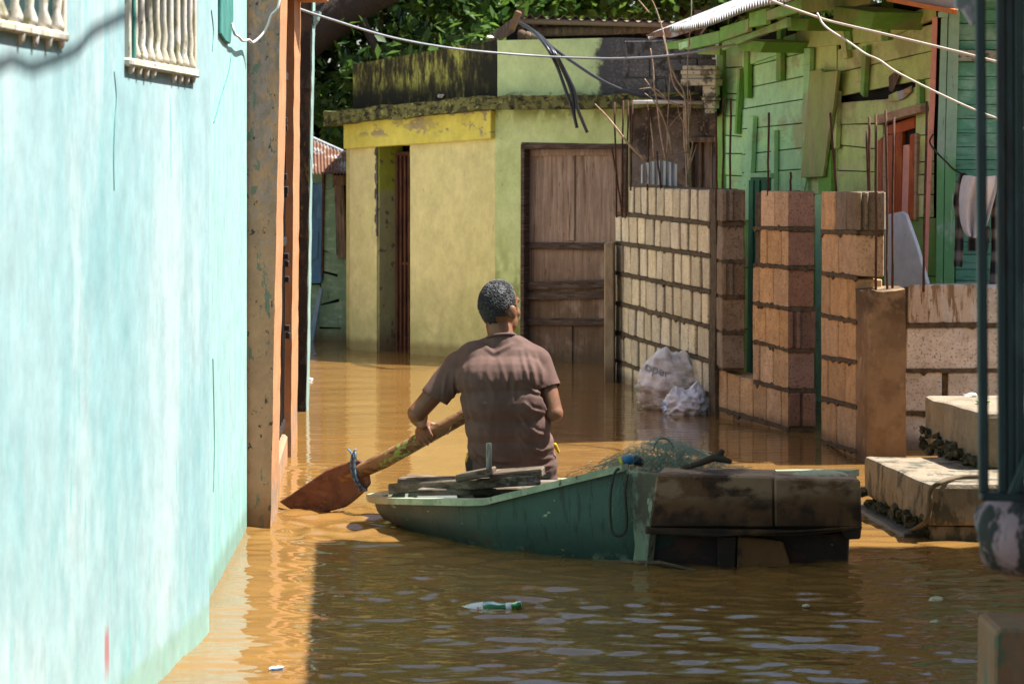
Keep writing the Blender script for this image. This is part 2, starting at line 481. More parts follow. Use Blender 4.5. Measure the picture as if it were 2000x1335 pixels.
TF = Plane((-1.118, 8.935), (-1.185, 11.44)); TF.n = TF.n if TF.n.x > 0 else -TF.n
cable("cable", [TF.pt(453, 46, .02), TF.pt(458, 66, .03), TF.pt(466, 72, .03), TF.pt(474, 80, .03), TF.pt(486, 78, .03), P(494, 83, 11.3), P(510, 70, 11.36), P(522, 52, 11.38), P(530, 30, 11.38), P(543, 14, 11.38), P(549, -25, 11.4)], .006, M['wire_white'], "white twisted wire hanging at the corner of the turquoise wall")
for pts in ([(222, 140), (226, 190), (223, 240), (221, 300), (222, 372)], [(417, 240), (424, 215), (434, 180), (446, 140), (452, 100)], [(415, 700), (418, 860), (416, 960)], [(412, 20), (416, 60), (414, 100)]):
    MB().tube(arc([(T1 if x < 405 else TF).pt(x, y, .0) for x, y in pts], 4), .0035, 5).build("crack", M['green_paint'], th_)
# overhead cable: its wavy shadow lies on the turquoise wall
sh = [(-60, 150), (0, 127), (26, 117), (60, 130), (86, 124), (148, 99), (182, 63), (238, 33), (300, -10)]
cable("cable", [T1.pt(x, y) + S * 2.3 for x, y in sh] + [Vector((-.25, 10.6, 4.7)), Vector((-1.3, 13.0, 3.32))], .011, M['wire_black'], "overhead cable that throws the wavy shadow on the turquoise wall")

# ------------------------------------------------------------------ peach house with the iron gate
ph = thing("peach_house", "peach plastered house front with worn corner pillar beside the turquoise wall", "house", (-2.0, 13.4, 0))
def leaning(fp, z0, z1, sx):
    a = [Vector((x + sx * z0, y, z0)) for x, y in fp]; b = [Vector((x + sx * z1, y, z1)) for x, y in fp]
    mb = MB(); n = len(fp)
    cuts = 48; rows = []
    for k in range(cuts + 1):
        t = k / cuts; rows += [p.lerp(q, t) for p, q in zip(a, b)]
    fs = [tuple(reversed(range(n))), tuple(range(cuts * n, cuts * n + n))]
    for k in range(cuts):
        for i in range(n): fs.append((k * n + i, k * n + (i + 1) % n, (k + 1) * n + (i + 1) % n, (k + 1) * n + i))
    return mb.add(rows, fs)
leaning([(-1.6, 11.46), (-1.081, 11.455), (-1.083, 11.47), (-1.6, 11.475)], ZG, 3.3, .0195).build("pillar_face", M['peach_front'], ph, jit=.0015)
leaning([(-1.6, 11.4755), (-1.0835, 11.4705), (-1.098, 12.0), (-1.6, 12.0)], ZG, 3.3, .0195).build("pillar", M['peach'], ph, bevel=0, jit=.002)
leaning([(-1.6, 14.15), (-1.222, 14.15), (-1.283, 15.3), (-1.6, 15.3)], ZG, 2.75, .008).build("pillar", M['peach'], ph, jit=.002)
MB().box((-1.6, 12.0, 2.6), (-1.075, 14.15, 3.3)).build("lintel", M['peach'], ph, bevel=.01)
MB().prism([(-1.6, 12.0, ZG), (-1.125, 12.0, ZG), (-1.24, 14.15, ZG), (-1.6, 14.15, ZG)], (0, 0, .13 - ZG)).build("threshold", M['peach'], ph, bevel=.015)
MB().prism([(-1.6, 13.9, 2.575), (-1.09, 13.95, 2.565), (-1.09, 15.2, 2.575), (-1.6, 15.3, 2.585)], (0, 0, .1)).build("canopy", M['peach'], ph, bevel=.008)
MB().box((-1.75, 11.9, ZG), (-1.6, 15.3, 3.3)).build("back_wall", M['dark'], ph)
MB().box((-1.75, 14.2, 2.75), (-1.3, 15.3, 3.3)).build("upper_wall", M['peach'], ph, bevel=.01)
gate = MB().bar((-1.175, 12.05, .2), (-1.262, 14.1, .2), .03, .04).build("gate", M['iron'], ph)
MB().bar((-1.16, 12.05, 2.1), (-1.247, 14.1, 2.1), .03, .04).build("rail", M['iron'], gate)
MB().bar((-1.167, 12.05, 1.2), (-1.254, 14.1, 1.2), .03, .04).build("rail", M['iron'], gate)
for k in range(13):
    t = k / 12; x0 = -1.175 - .087 * t; y0 = 12.08 + 2.0 * t
    MB().bar((x0, y0, .16), (x0 + .015, y0, 2.35), .018, .018).build("bar", M['iron'], gate)
for (x, y) in ((556, 235), (557, 250), (556, 345), (558, 370), (557, 380), (559, 500), (560, 515), (560, 545), (561, 640), (562, 655)):
    q = P(x, y, 13.6)
    MB().box((q.x - .012, q.y - .02, q.z - .016), (q.x + .014, q.y + .02, q.z + .016)).build("latch", M['iron'], gate, bevel=.003)

# ------------------------------------------------------------------ unseen white house, added to bounce sunlight onto the green house
wh = thing("bounce_house", "unseen white house added behind the peach house to bounce sunlight", "house", (-2.6, 19.4, ZG))
MB().box((-3.4, 17.2, ZG), (-2.0, 21.4, 3.0)).build("wall", mat("bounce_white", (.62, .60, .54), .9, [tide(.05, .25)], bump=.3, bscale=30), wh, bevel=.01)
MB().prism([(-1.95, 17.0, 3.002), (-1.95, 21.6, 3.002), (-3.6, 21.6, 3.6), (-3.6, 17.0, 3.6)], (0, 0, .04)).build("roof", M['rust'], wh)

# ------------------------------------------------------------------ blackened post
mp_ = thing("mossy_post", "blackened mossy concrete post rising from the water behind the peach house", "post", (-1.4, 16.7, ZG))
a0 = P(600, 805, 16.7); a1 = P(612, 22, 16.7); sl = (a1.x - a0.x) / (a1.z - a0.z)
leaning([(-1.47, 16.7), (a0.x - .012, 16.7), (a0.x - .012, 16.95), (-1.47, 16.95)], ZG, 2.9, sl).build("shaft", M['moss_post'], mp_, jit=.004)
leaning([(a0.x - .0115, 16.72), (a0.x - .006, 16.72), (a0.x - .006, 16.93), (a0.x - .0115, 16.93)], ZG, 2.9, sl).build("edge_strip", M['pale_teal_edge'], mp_, jit=.002)
MB().prism([P(612, 22, 16.7), P(624, 22, 16.7), P(619, 38, 16.7), P(612, 48, 16.7)], (0, .2, 0)).build("bracket", M['pale_teal_edge'], mp_)

# ------------------------------------------------------------------ wooden shack behind
M['shack_green'] = mat("faded_green_boards", (.19, .31, .19), .85, [dict(c=(.30, .40, .27), s=(8, 8, 20), t=(.5, .65)), dict(c=(.07, .08, .05), s=(30, 30, 5), t=(.62, .68), a=.8), tide(.02, .2)], bump=.4, bscale=50, bstretch=(1, 1, .2), var=.12)
M['blue_door'] = mat("blue_door_paint", (.07, .18, .30), .7, [dict(c=(.12, .25, .36), s=(10, 10, 4), t=(.5, .65))], bump=.2, bscale=40)
M['old_wood'] = mat("grey_old_wood", (.14, .095, .065), .9, [dict(c=(.22, .16, .115), s=(30, 30, 3), t=(.5, .62)), dict(c=(.045, .03, .022), s=(50, 50, 4), t=(.58, .66))], bump=.5, bscale=80, bstretch=(1, 1, .1), var=.15)
M['tin_rust'] = mat("rusty_tin", (.20, .10, .06), .7, [dict(c=(.42, .42, .42), s=(5, 5, 5), t=(.52, .6)), dict(c=(.10, .045, .03), s=(9, 9, 9), t=(.5, .62)), dict(c=(.34, .17, .09), s=(20, 20, 20), t=(.6, .66))], bump=.3, bscale=30)
SK = pplane(590, 23.4, 700, 23.2)
sk = thing("wooden_shack", "small green board shack with rusty tin roof behind the blackened post", "shack", (-1.75, 23.6, 0))
MB().box((-2.3, 23.5, ZG), (-1.35, 25.2, 1.6)).build("wall", M['dark'], sk)
for pts in ([(630, 372), (655, 365), (657, 500), (629, 486)], [(629, 490), (682, 504), (679, 540), (628, 528)], [(628, 532), (677, 546), (672, 580), (626, 594)], [(625, 597), (668, 588), (667, 640), (622, 638)], [(620, 642), (674, 642), (672, 740), (617, 740)], [(600, 330), (630, 336), (629, 360), (600, 356)], [(598, 556), (624, 556), (622, 740), (598, 740)], [(657, 505), (684, 506), (684, 740), (672, 740)], [(632, 338), (650, 340), (650, 366), (632, 370)]):
    board(SK, pts, .02, M['shack_green'], sk, "board", .01 + random.uniform(0, .012))
dr = board(SK, [(598, 362), (630, 356), (627, 546), (598, 546)], .03, M['blue_door'], sk, "door", .02)
for pts in ([(600, 385), (610, 383), (610, 415), (600, 418)], [(608, 455), (622, 452), (620, 505), (607, 510)]):
    board(SK, pts, .008, M['blue_door'], dr, "panel", .052)
board(SK, [(598, 543), (628, 541), (626, 553), (598, 554)], .05, M['blue_door'], sk, "sill", .03)
board(SK, [(629, 335), (634, 335), (633, 380), (630, 546), (627, 546), (629, 400)], .03, M['rust'], sk, "door_jamb", .03)
board(SK, [(651, 342), (673, 342), (672, 362), (651, 362)], .06, M['old_wood'], sk, "beam_end", .05)
board(SK, [(652, 362), (668, 360), (676, 503), (660, 505)], .04, M['old_wood'], sk, "plank", .05)
board(SK, [(624, 560), (629, 566), (612, 665), (598, 690), (600, 664)], .03, mat("pale_blue_plank", (.25, .36, .44), .8), sk, "leaning_plank", .08)
ro = MB()
r0, r1, r2, r3 = P(596, 262, 23.9), P(690, 306, 23.6), P(690, 340, 22.9), P(600, 338, 22.9)
nn = 14
vs = []; fs = []
for j in range(2):
    for k in range(nn * 2 + 1):
        t = k / (nn * 2); a = r0.lerp(r1, t) if j == 0 else r3.lerp(r2, t)
        vs.append(a + Vector((0, 0, .012 * (1 if k % 2 else -1))))
w = nn * 2 + 1
for k in range(nn * 2): fs.append((w + k, w + k + 1, k + 1, k))
ro.add(vs, fs).build("roof", M['tin_rust'], sk)
MB().bar(P(596, 264, 23.9), P(690, 306, 23.6), .05, .03).build("ridge_strip", mat("grey_tin", (.3, .33, .35), .5, metal=.3), sk)
# ------------------------------------------------------------------ yellow and green concrete building
M['cream_wall'] = mat("cream_yellow_plaster", (.68, .62, .30), .85, [
    dict(c=(.60, .58, .24), s=(1.5, 1.5, 1.0), t=(.4, .65), a=.6),
    dict(c=(.33, .30, .16), s=(30, 30, 7), t=(.63, .70), d=6, a=.6),
    dict(c=(.16, .14, .08), s=(45, 45, 14), t=(.70, .74), d=6, a=.7),
    dict(c=(.46, .45, .19), s=(3, 3, 3), t=(.3, .5), m=[(2, .8, .2)], a=.6),
    tide(.08, .16, (.25, .20, .075), .75)], bump=.35, bscale=40)
M['yellow_beam'] = mat("yellow_beam_paint", (.66, .60, .12), .8, [
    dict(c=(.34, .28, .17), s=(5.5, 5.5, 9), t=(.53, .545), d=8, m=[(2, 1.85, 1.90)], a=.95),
    dict(c=(.56, .50, .08), s=(5, 5, 5), t=(.45, .6), a=.5)], bump=.25, bscale=40)
M['lime_wall'] = mat("lime_green_plaster", (.52, .63, .27), .85, [
    dict(c=(.58, .68, .32), s=(3, 3, 3), t=(.45, .6)),
    dict(c=(.16, .19, .05), s=(26, 26, 26), t=(.66, .70), d=6, a=.8),
    dict(c=(.20, .23, .05), s=(9, 9, 5), t=(.4, .6), m=[(2, 1.2, .3)], a=.9),
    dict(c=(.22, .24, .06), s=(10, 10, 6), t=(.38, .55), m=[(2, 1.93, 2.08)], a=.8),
    tide(.05, .2)], bump=.4, bscale=40)
M['lime_parapet'] = mat("pale_lime_parapet", (.58, .70, .31), .85, [
    dict(c=(.085, .08, .075), s=(8, 8, 8), t=(.0, .02), m=[(0, .78, .84)], w=.22),
    dict(c=(.15, .145, .135), s=(40, 40, 40), t=(.5, .62), m=[(0, .84, .9)], w=.2, a=.8),
    dict(c=(.05, .05, .03), s=(12, 12, 14), t=(.5, .6), m=[(2, 2.25, 2.17)], a=.95),
    dict(c=(.06, .06, .03), s=(14, 14, 9), t=(.66, .70), d=6, a=.6)], bump=.4, bscale=60)
M['mold_parapet'] = mat("mould_streaked_parapet", (.50, .50, .11), .9, [
    dict(c=(.028, .026, .012), s=(13, 13, 3.4), t=(.31, .56), d=9, r=.74),
    dict(c=(.018, .018, .009), s=(7, 7, 2.5), t=(.25, .45), m=[(2, 2.42, 2.26)], w=.16),
    dict(c=(.02, .02, .01), s=(6, 6, 2), t=(.2, .4), m=[(0, -.34, -.22)], w=.08),
    dict(c=(.07, .062, .02), s=(20, 20, 8), t=(.55, .62), d=6, a=.7)], bump=.5, bscale=50)
M['moss_cornice'] = mat("mossy_cornice", (.17, .17, .055), .95, [
    dict(c=(.06, .06, .025), s=(16, 16, 16), t=(.45, .58), d=7),
    dict(c=(.32, .33, .10), s=(22, 22, 22), t=(.58, .64), d=6, a=.8),
    dict(c=(.02, .02, .012), s=(12, 12, 30), t=(.55, .62), d=6)], bump=1, bscale=50, bdist=.012)
M['grey_concrete'] = mat("bare_grey_concrete", (.12, .11, .10), .95, [
    dict(c=(.20, .185, .17), s=(50, 50, 50), t=(.5, .62)), dict(c=(.05, .045, .04), s=(14, 14, 7), t=(.52, .62), d=6)], bump=.8, bscale=90, bdist=.006)
M['brown_concrete'] = mat("stained_brown_concrete", (.13, .095, .07), .95, [
    dict(c=(.045, .032, .024), s=(5, 5, 4), t=(.42, .58), d=6), dict(c=(.20, .155, .12), s=(30, 30, 30), t=(.56, .64)), dict(c=(.22, .19, .17), s=(4, 4, 4), t=(.4, .5), m=[(2, 1.9, 1.6)], a=.5)], bump=.7, bscale=70, bdist=.006)
M['door_wood'] = mat("worn_brown_door_wood", (.29, .205, .15), .75, [
    dict(c=(.40, .30, .23), s=(40, 40, 2.2), t=(.45, .65), d=6),
    dict(c=(.16, .10, .065), s=(34, 34, 1.8), t=(.54, .66), d=6),
    dict(c=(.03, .018, .012), s=(60, 60, 6), t=(.62, .68), d=5, a=.7),
    dict(c=(.10, .058, .03), s=(6, 6, 4), t=(.3, .5), m=[(2, 1.05, .5)], a=.75), tide(.05, .2, (.10, .07, .04))], bump=.4, bscale=120, bstretch=(1, 1, .06))
M['door_rail'] = mat("dark_door_rail", (.075, .050, .038), .8, [dict(c=(.13, .095, .072), s=(6, 6, 60), t=(.5, .6)), dict(c=(.03, .02, .015), s=(8, 8, 80), t=(.55, .62))], bump=.4, bscale=90, bstretch=(.1, .1, 1))
M['gate_brown'] = mat("rust_brown_gate", (.11, .048, .028), .8, [dict(c=(.06, .026, .018), s=(40, 40, 6), t=(.5, .6)), dict(c=(.20, .12, .09), s=(9, 9, 60), t=(.6, .66), m=[(2, .5, .1)], a=.7)], bump=.3, bscale=60)

A_ = (-1.407, 22.2); B_ = (-.139, 21.0); C_ = (1.607, 20.09)
YL = Plane(A_, B_); YF = Plane(B_, C_)
yb = thing("yellow_building", "low yellow and lime concrete building with mouldy parapet closing the alley", "building", (0.2, 22.2, 0))
zc = 2.05                                                   # underside of the cornice
uh0, uh1 = YL.u(736), YL.u(801)
zt = YL.z(760, 284)
w_ = wall_holes(YL, 0, YL.len, ZG, zc - .1, [(uh0, uh1, ZG - 1, zt)], .3, .5, warp=.006)
w_.build("wall", M['cream_wall'], yb)["label"] = "cream yellow wall with the narrow gate"
jl = MB().prism([YL.at(uh0 + .002, ZG, -.012), YL.at(uh0 + .02, ZG, -.012), YL.at(uh0 + .02, zt - .002, -.012), YL.at(uh0 + .002, zt - .002, -.012)], -YL.n * .28)
jl.build("door_jamb", mat("acid_green_jamb", (.30, .36, .05), .85, [dict(c=(.30, .30, .17), s=(5, 5, 5), t=(.3, .4), m=[(2, 1.45, 1.35)], a=.9), dict(c=(.13, .12, .09), s=(12, 12, 12), t=(.58, .62), d=6), tide(.05, .3)], bump=.5, bscale=50), yb)
# chipped edge of the opening
cr_ = random.Random(4); ys_ = [286 + k * 5 for k in range(36)]
board(YL, [(736.5, y) for y in ys_] + [(736 - cr_.uniform(1, 5.5), y) for y in reversed(ys_)], .012, M['grey_concrete'], yb, "chipped_edge", -.008, bevel=0)
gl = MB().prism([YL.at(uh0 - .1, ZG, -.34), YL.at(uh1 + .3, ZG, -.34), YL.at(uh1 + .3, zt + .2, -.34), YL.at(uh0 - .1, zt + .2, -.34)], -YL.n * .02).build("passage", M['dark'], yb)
gg = MB().bar(YL.at(uh0 + .05, zt - .07, -.2), YL.at(uh1, zt - .07, -.2), .03, .03).build("gate", M['gate_brown'], yb)
MB().bar(YL.at(uh0 + .08, .75, -.2), YL.at(uh1, .75, -.2), .02, .02).build("rail", M['gate_brown'], gg)
MB().prism([YL.at(uh0 + .13, ZG, -.225), YL.at(uh1, ZG, -.225), YL.at(uh1, zt - .24, -.225), YL.at(uh0 + .13, zt - .24, -.225)], -YL.n * .01).build("sheet", M['gate_brown'], gg)
for k in range(8):
    u = uh0 + .05 + (uh1 - uh0 - .06) * k / 7
    MB().bar(YL.at(u, ZG, -.2), YL.at(u, zt - .07, -.2), .022, .03, up=YL.n).build("bar", M['gate_brown'], gg)
# yellow beam under the cornice
zb_l, zb_r = YL.z(682, 291, .04), YL.z(966, 271, .04)
MB().prism([YL.at(-.03, zb_l, .05), YL.at(YL.len + .0, zb_r, .05), YL.at(YL.len + .0, zc, .05), YL.at(-.03, zc - .09, .05)], -YL.n * .1).build("beam", M['yellow_beam'], yb, bevel=.006)
# front wall with the wooden door
ud0, ud1 = YF.u(1017), YF.u(1226)
zd = YF.z(1100, 281)
un = YF.u(1229)
wall_holes(YF, 0, un, ZG, zc, [(ud0, ud1 - .002, ZG - 1, zd)], .3, .5).build("wall", M['lime_wall'], yb)["label"] = "lime green wall around the wooden door"
ub0, ub1 = YF.u(1345), YF.u(1392)
wall_holes(YF, un + .002, YF.len, ZG, zc, [(ub0, ub1, ZG - 1, YF.z(1360, 272))], .3, .5).build("wall", M['brown_concrete'], yb)["label"] = "stained brown concrete wall right of the door"
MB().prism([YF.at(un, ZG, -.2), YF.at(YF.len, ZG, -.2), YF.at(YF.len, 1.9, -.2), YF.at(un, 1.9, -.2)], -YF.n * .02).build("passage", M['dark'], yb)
d2 = board(YF, [(1345, 272), (1392, 272), (1392, 760), (1345, 760)], .03, M['door_wood'], yb, "door", -.15)
for xx in (1350, 1367, 1388): board(YF, [(xx - 3, 274), (xx + 3, 274), (xx + 3, 400), (xx - 3, 400)], .03, M['door_wood'], d2, "stile", -.118)
board(YF, [(1343, 268), (1394, 268), (1394, 278), (1343, 278)], .04, M['old_wood'], yb, "door_head", .002)
MB().prism([YF.at(ud0 - .05, ZG, -.22), YF.at(ud1 + .05, ZG, -.22), YF.at(ud1 + .05, zd + .1, -.22), YF.at(ud0 - .05, zd + .1, -.22)], -YF.n * .02).build("door_back", M['dark'], yb)
dr = board(YF, [(1022, 292), (1214, 292), (1214, 860), (1022, 860)], .02, M['door_wood'], yb, "door", -.12)
for nm, pts, mm, t in (("stile", [(1108, 302), (1122, 302), (1122, 470), (1107, 470)], 'door_wood', .014), ("stile", [(1022, 296), (1030, 296), (1029, 820), (1022, 820)], 'door_rail', .016),
        ("rail", [(1022, 292), (1216, 290), (1216, 303), (1022, 305)], 'door_wood', .02), ("rail", [(1023, 473), (1190, 475), (1190, 489), (1023, 486)], 'door_rail', .035),
        ("rail", [(1026, 551), (1190, 546), (1190, 562), (1026, 566)], 'door_rail', .045), ("rail", [(1028, 572), (1190, 568), (1190, 583), (1028, 586)], 'door_rail', .04),
        ("rail", [(1023, 621), (1190, 622), (1190, 636), (1023, 634)], 'door_rail', .03), ("stile", [(1103, 637), (1117, 637), (1117, 820), (1102, 820)], 'door_wood', .016),
        ("stile", [(1204, 303), (1214, 303), (1214, 820), (1204, 820)], 'door_wood', .016)):
    board(YF, pts, t, M[mm], dr, nm, -.098)
for pts in ([(1017, 282), (1024, 282), (1022, 860), (1015, 860)], [(1214, 282), (1226, 282), (1226, 860), (1214, 860)], [(1018, 278), (1226, 282), (1226, 292), (1018, 291)]):
    board(YF, pts, .1, M['door_rail'], yb, "door_frame", -.09)
# cornice and parapet
def off_pt(u, z, pl, o): return pl.at(u, z, o)
ov = .15
def corner_out(o):
    # intersection of the two offset face lines
    a = YL.p0 + YL.n * o; b = YF.p0 + YF.n * o
    d1, d2 = YL.d, YF.d; den = d1.x * d2.y - d1.y * d2.x
    t = ((b.x - a.x) * d2.y - (b.y - a.y) * d2.x) / den
    return a + d1 * t
co = corner_out(ov); ci = corner_out(-.25)
def v(p, z): return Vector((p.x, p.y, z))
cn = MB(); seg = 18
outer = [YL.at(-.18, 0, ov).lerp(co, k / seg) for k in range(seg)] + [co.lerp(YF.at(YF.len - .02, 0, ov * .8), k / seg) for k in range(seg + 1)]
inner = [YL.at(-.18, 0, -.25).lerp(ci, k / seg) for k in range(seg)] + [ci.lerp(YF.at(YF.len - .02, 0, -.25), k / seg) for k in range(seg + 1)]
nO = len(outer); vs = []
for lst, z in ((outer, zc - .0), (outer, zc + .115), (inner, zc + .115), (inner, zc)):
    for kk, p in enumerate(lst):
        jj = Vector((random.uniform(-.01, .01), random.uniform(-.01, .01), random.uniform(-.012, .012))) if lst is outer else Vector()
        vs.append(v(p, z - .11 * max(0.0, (seg - kk) / seg)) + jj)
fs = []
for r_ in range(4):
    for k in range(nO - 1): fs.append((r_ * nO + k, r_ * nO + k + 1, ((r_ + 1) % 4) * nO + k + 1, ((r_ + 1) % 4) * nO + k))
fs += [(0, nO, 2 * nO, 3 * nO), (nO - 1, 2 * nO - 1, 3 * nO - 1, 4 * nO - 1)]
cn.add(vs, fs).build("cornice", M['moss_cornice'], yb, recalc=True)
zp_l, zp_r = YL.z(690, 125), YL.z(968, 79)
MB().prism([YL.at(.02, zc - .02, -.02), YL.at(YL.len - .004, zc + .112, -.02), YL.at(YL.len - .004, zp_r, -.02), YL.at(YL.len * .6, zp_l + (zp_r - zp_l) * .62, -.02), YL.at(.02, zp_l, -.02)], -YL.n * .14).build("parapet", M['mold_parapet'], yb, jit=.002)["label"] = "black mould streaked parapet"
zq = YF.z(1100, 76)
MB().prism([YF.at(.012, zc + .112, -.018), YF.at(YF.len - .05, zc + .112, -.018), YF.at(YF.len - .05, zq - .04, -.018), YF.at(YF.u(1210), zq, -.018), YF.at(.012, zp_r, -.018)], -YF.n * .14).build("parapet", M['lime_parapet'], yb)["label"] = "pale lime parapet ending in bare grey blocks"
MB().add([YL.at(0, zc + .1, -.1), co * 0 + v(corner_out(-.1), zc + .1), YF.at(YF.len, zc + .1, -.1), Vector((2.2, 24.5, zc + .1)), Vector((-1.2, 24.5, zc + .1))], [(0, 1, 2, 3, 4)]).build("roof_slab", M['grey_concrete'], yb)
MB().prism([(-1.3, 22.4, ZG), (-1.2, 24.5, ZG), (-1.35, 24.5, ZG), (-1.45, 22.4, ZG)], (0, 0, zc - ZG)).build("side_wall", M['cream_wall'], yb)
MB().prism([(-1.2, 24.4, ZG), (2.2, 24.4, ZG), (2.2, 24.6, ZG), (-1.2, 24.6, ZG)], (0, 0, zc - ZG)).build("rear_wall", M['cream_wall'], yb)
for (x0, y0, x1, y1) in ((1222, 80, 1300, 112), (1303, 80, 1396, 113), (1214, 116, 1268, 150), (1271, 116, 1360, 150), (1363, 116, 1398, 150), (1218, 154, 1300, 187), (1303, 154, 1396, 187)):
    board(YF, [(x0 + random.uniform(-3, 3), y0), (x1, y0), (x1, y1), (x0 + random.uniform(-3, 3), y1)], .014, M['grey_concrete'], yb, "block", -.017, bevel=.005, jit=.003)
# white pipe under the cornice
MB().tube([YF.pt(1234, 200, .175), YF.pt(1300, 199, .165), YF.pt(1396, 201, .15)], .016, 8).build("pipe", mat("white_pipe", (.6, .58, .54), .5, [dict(c=(.3, .24, .17), s=(30, 30, 30), t=(.6, .66))]), yb, smooth=True)
# dead leaves and pebbles on the parapet
for (x, y) in ((958, 73), (862, 187), (1160, 191), (932, 213)):
    q = YL.pt(x, y, .0) if x < 967 else YF.pt(x, y, .1)
    MB().ell(q, (.035, .03, .010), 6, 4).build("debris", M['wire_cream'], yb, jit=.01)

# ------------------------------------------------------------------ corrugated roof standing behind the parapet
M['corr'] = mat("brown_corrugated_iron", (.16, .105, .075), .6, [dict(c=(.09, .05, .035), s=(8, 8, 8), t=(.45, .6)), dict(c=(.28, .22, .18), s=(20, 20, 20), t=(.6, .66))], metal=.2)
cr = thing("corrugated_roof", "brown corrugated iron roof on poles above the lime parapet", "roof", (.9, 22.6, zc + .1))
vs = []; fs = []; L0 = P(1008, 31, 21.6); L1 = P(1385, 44, 21.6); n_ = 34 * 6
for j, (dy, dz) in enumerate(((0, 0), (2.0, -.12))):
    for k in range(n_ + 1):
        t = k / n_; q = L0.lerp(L1, t) + Vector((0, dy, dz + .02 * math.sin(t * 34 * math.pi * 1.0)))
        vs.append(q)
b_ = len(vs); vs += [p + Vector((0, 0, -.006)) for p in vs]
for k in range(n_):
    fs.append((k, k + 1, n_ + 2 + k, n_ + 1 + k)); fs.append((b_ + k + 1, b_ + k, b_ + n_ + 1 + k, b_ + n_ + 2 + k)); fs.append((k, b_ + k, b_ + k + 1, k + 1))
MB().add(vs, fs).build("sheet", M['corr'], cr)
MB().tube([P(1012, 41, 21.64), P(1378, 50, 21.64)], .026, 8).build("pole", mat("bleached_pole", (.22, .16, .11), .8), cr, smooth=True)
MB().tube([P(1040, 63, 21.75), P(1200, 58, 21.8), P(1300, 52, 21.8)], [.04, .045, .05], 8).build("beam", M['old_wood'], cr, smooth=True)
MB().bar(P(998, 60, 21.5), P(1014, 22, 21.5), .07, .06).build("post_end", mat("brown_branch", (.20, .115, .06), .9, bump=.6, bscale=40), cr, bevel=.012)
MB().bar(P(955, 78, 21.75), P(1012, 36, 21.7), .05, .05).build("rafter", M['old_wood'], cr)
MB().bar(P(972, 76, 21.65), P(1004, 56, 21.65), .05, .05).build("rafter", M['old_wood'], cr)
MB().box((-.05, 22.6, zc + .1), (1.7, 22.7, 2.85)).build("roof_gap_shade", M['dark'], cr)  # dark sheet painting the shade in the gap under the roof
for k in range(3):
    q = P(1018 + k * 12, 66 + k * 3, 21.45); MB().tube([q, q + Vector((.03, .5, .02))], .035, 8).build("log_end", M['old_wood'], cr, smooth=True)
for xx in (0.05, 1.6): MB().box((xx, 22.4, zc + .1), (xx + .06, 22.46, 2.95)).build("post", M['old_wood'], cr)

# hanging cut cables
for k, (pts, r_) in enumerate((([(1015, 45), (1040, 60), (1066, 90), (1088, 130), (1106, 180), (1118, 215), (1127, 250)], .014), ([(1018, 47), (1048, 66), (1076, 96), (1098, 136), (1116, 180), (1122, 225), (1126, 246)], .012), ([(1020, 48), (1052, 68), (1080, 98), (1104, 140), (1122, 178), (1126, 205), (1135, 230), (1147, 259)], .014))):
    D0 = 20.3
    cable("cable", [P(x, y, 21.3 if i == 0 else (20.75 if i == 1 else D0)) for i, (x, y) in enumerate(pts)], r_, M['wire_black'],
          ("shortest cut black cable hanging over the lime parapet", "middle cut black cable hanging over the lime parapet", "longest cut black cable hanging over the lime parapet")[k], group="cut black cables over the parapet")
cable("cable", [P(1030, 52, 21.0), P(1075, 90, 20.4), P(1120, 122, 20.2), P(1180, 160, 20.0), P(1240, 184, 19.9), P(1300, 192, 19.85), P(1360, 188, 19.8), P(1375, 178, 19.8)], .013, M['wire_black'], "black cable looping from the lime parapet to the green house")
cable("cable", [P(540, -2, 15.2), P(575, 14, 15.3), P(640, 36, 16.0), P(760, 72, 17.0), P(880, 94, 18.0), P(1000, 106, 18.4), P(1120, 113, 18.5), P(1220, 114, 18.4), P(1320, 107, 18.2), P(1440, 86, 17.9), P(1500, 66, 17.8)], .0085, M['wire_grey'], "grey cable sagging across the alley from peach house to green eave")
# ------------------------------------------------------------------ unfinished block walls
def block_mat(name, c, c2, dark):
    return mat(name, c, .95, [dict(c=c2, s=(14, 14, 14), t=(.42, .62), d=6), dict(c=dark, s=(75, 75, 75), t=(.55, .63), d=4, a=.85), dict(c=dark, s=(12, 12, 1.6), t=(.66, .72), d=5, a=.55), tide(.05, .13, (.14, .095, .05), .7)], bump=.9, bscale=150, bdist=.004, var=.17)
M['buff'] = block_mat("buff_concrete_block", (.72, .655, .47), (.64, .57, .39), (.36, .29, .17))
M['tan'] = block_mat("tan_concrete_block", (.65, .435, .245), (.55, .36, .20), (.28, .175, .09))
M['shadowed'] = block_mat("shadowed_tan_block", (.29, .175, .125), (.24, .145, .105), (.11, .07, .05))  # same blocks as tan, with the shade of the front faces put into the colour
M['greyb'] = block_mat("brown_grey_concrete_block", (.27, .21, .14), (.22, .165, .11), (.10, .078, .052))
M['whiteb'] = block_mat("pale_concrete_block", (.72, .70, .68), (.60, .57, .53), (.27, .23, .19))
M['mortar'] = mat("dark_mortar", (.13, .10, .062), .95, [dict(c=(.08, .06, .038), s=(25, 25, 25), t=(.45, .6), d=6)], bump=1, bscale=60, bdist=.01)
M['mudplaster'] = mat("mud_brown_render", (.27, .175, .10), .9, [dict(c=(.20, .125, .068), s=(5, 5, 5), t=(.45, .6), d=6), dict(c=(.36, .25, .15), s=(12, 12, 5), t=(.58, .68), d=6), dict(c=(.09, .058, .032), s=(7, 7, 7), t=(.4, .55), m=[(2, .72, .9)], a=.9), tide(.04, .2, (.11, .07, .036))], bump=.6, bscale=26, bdist=.01)

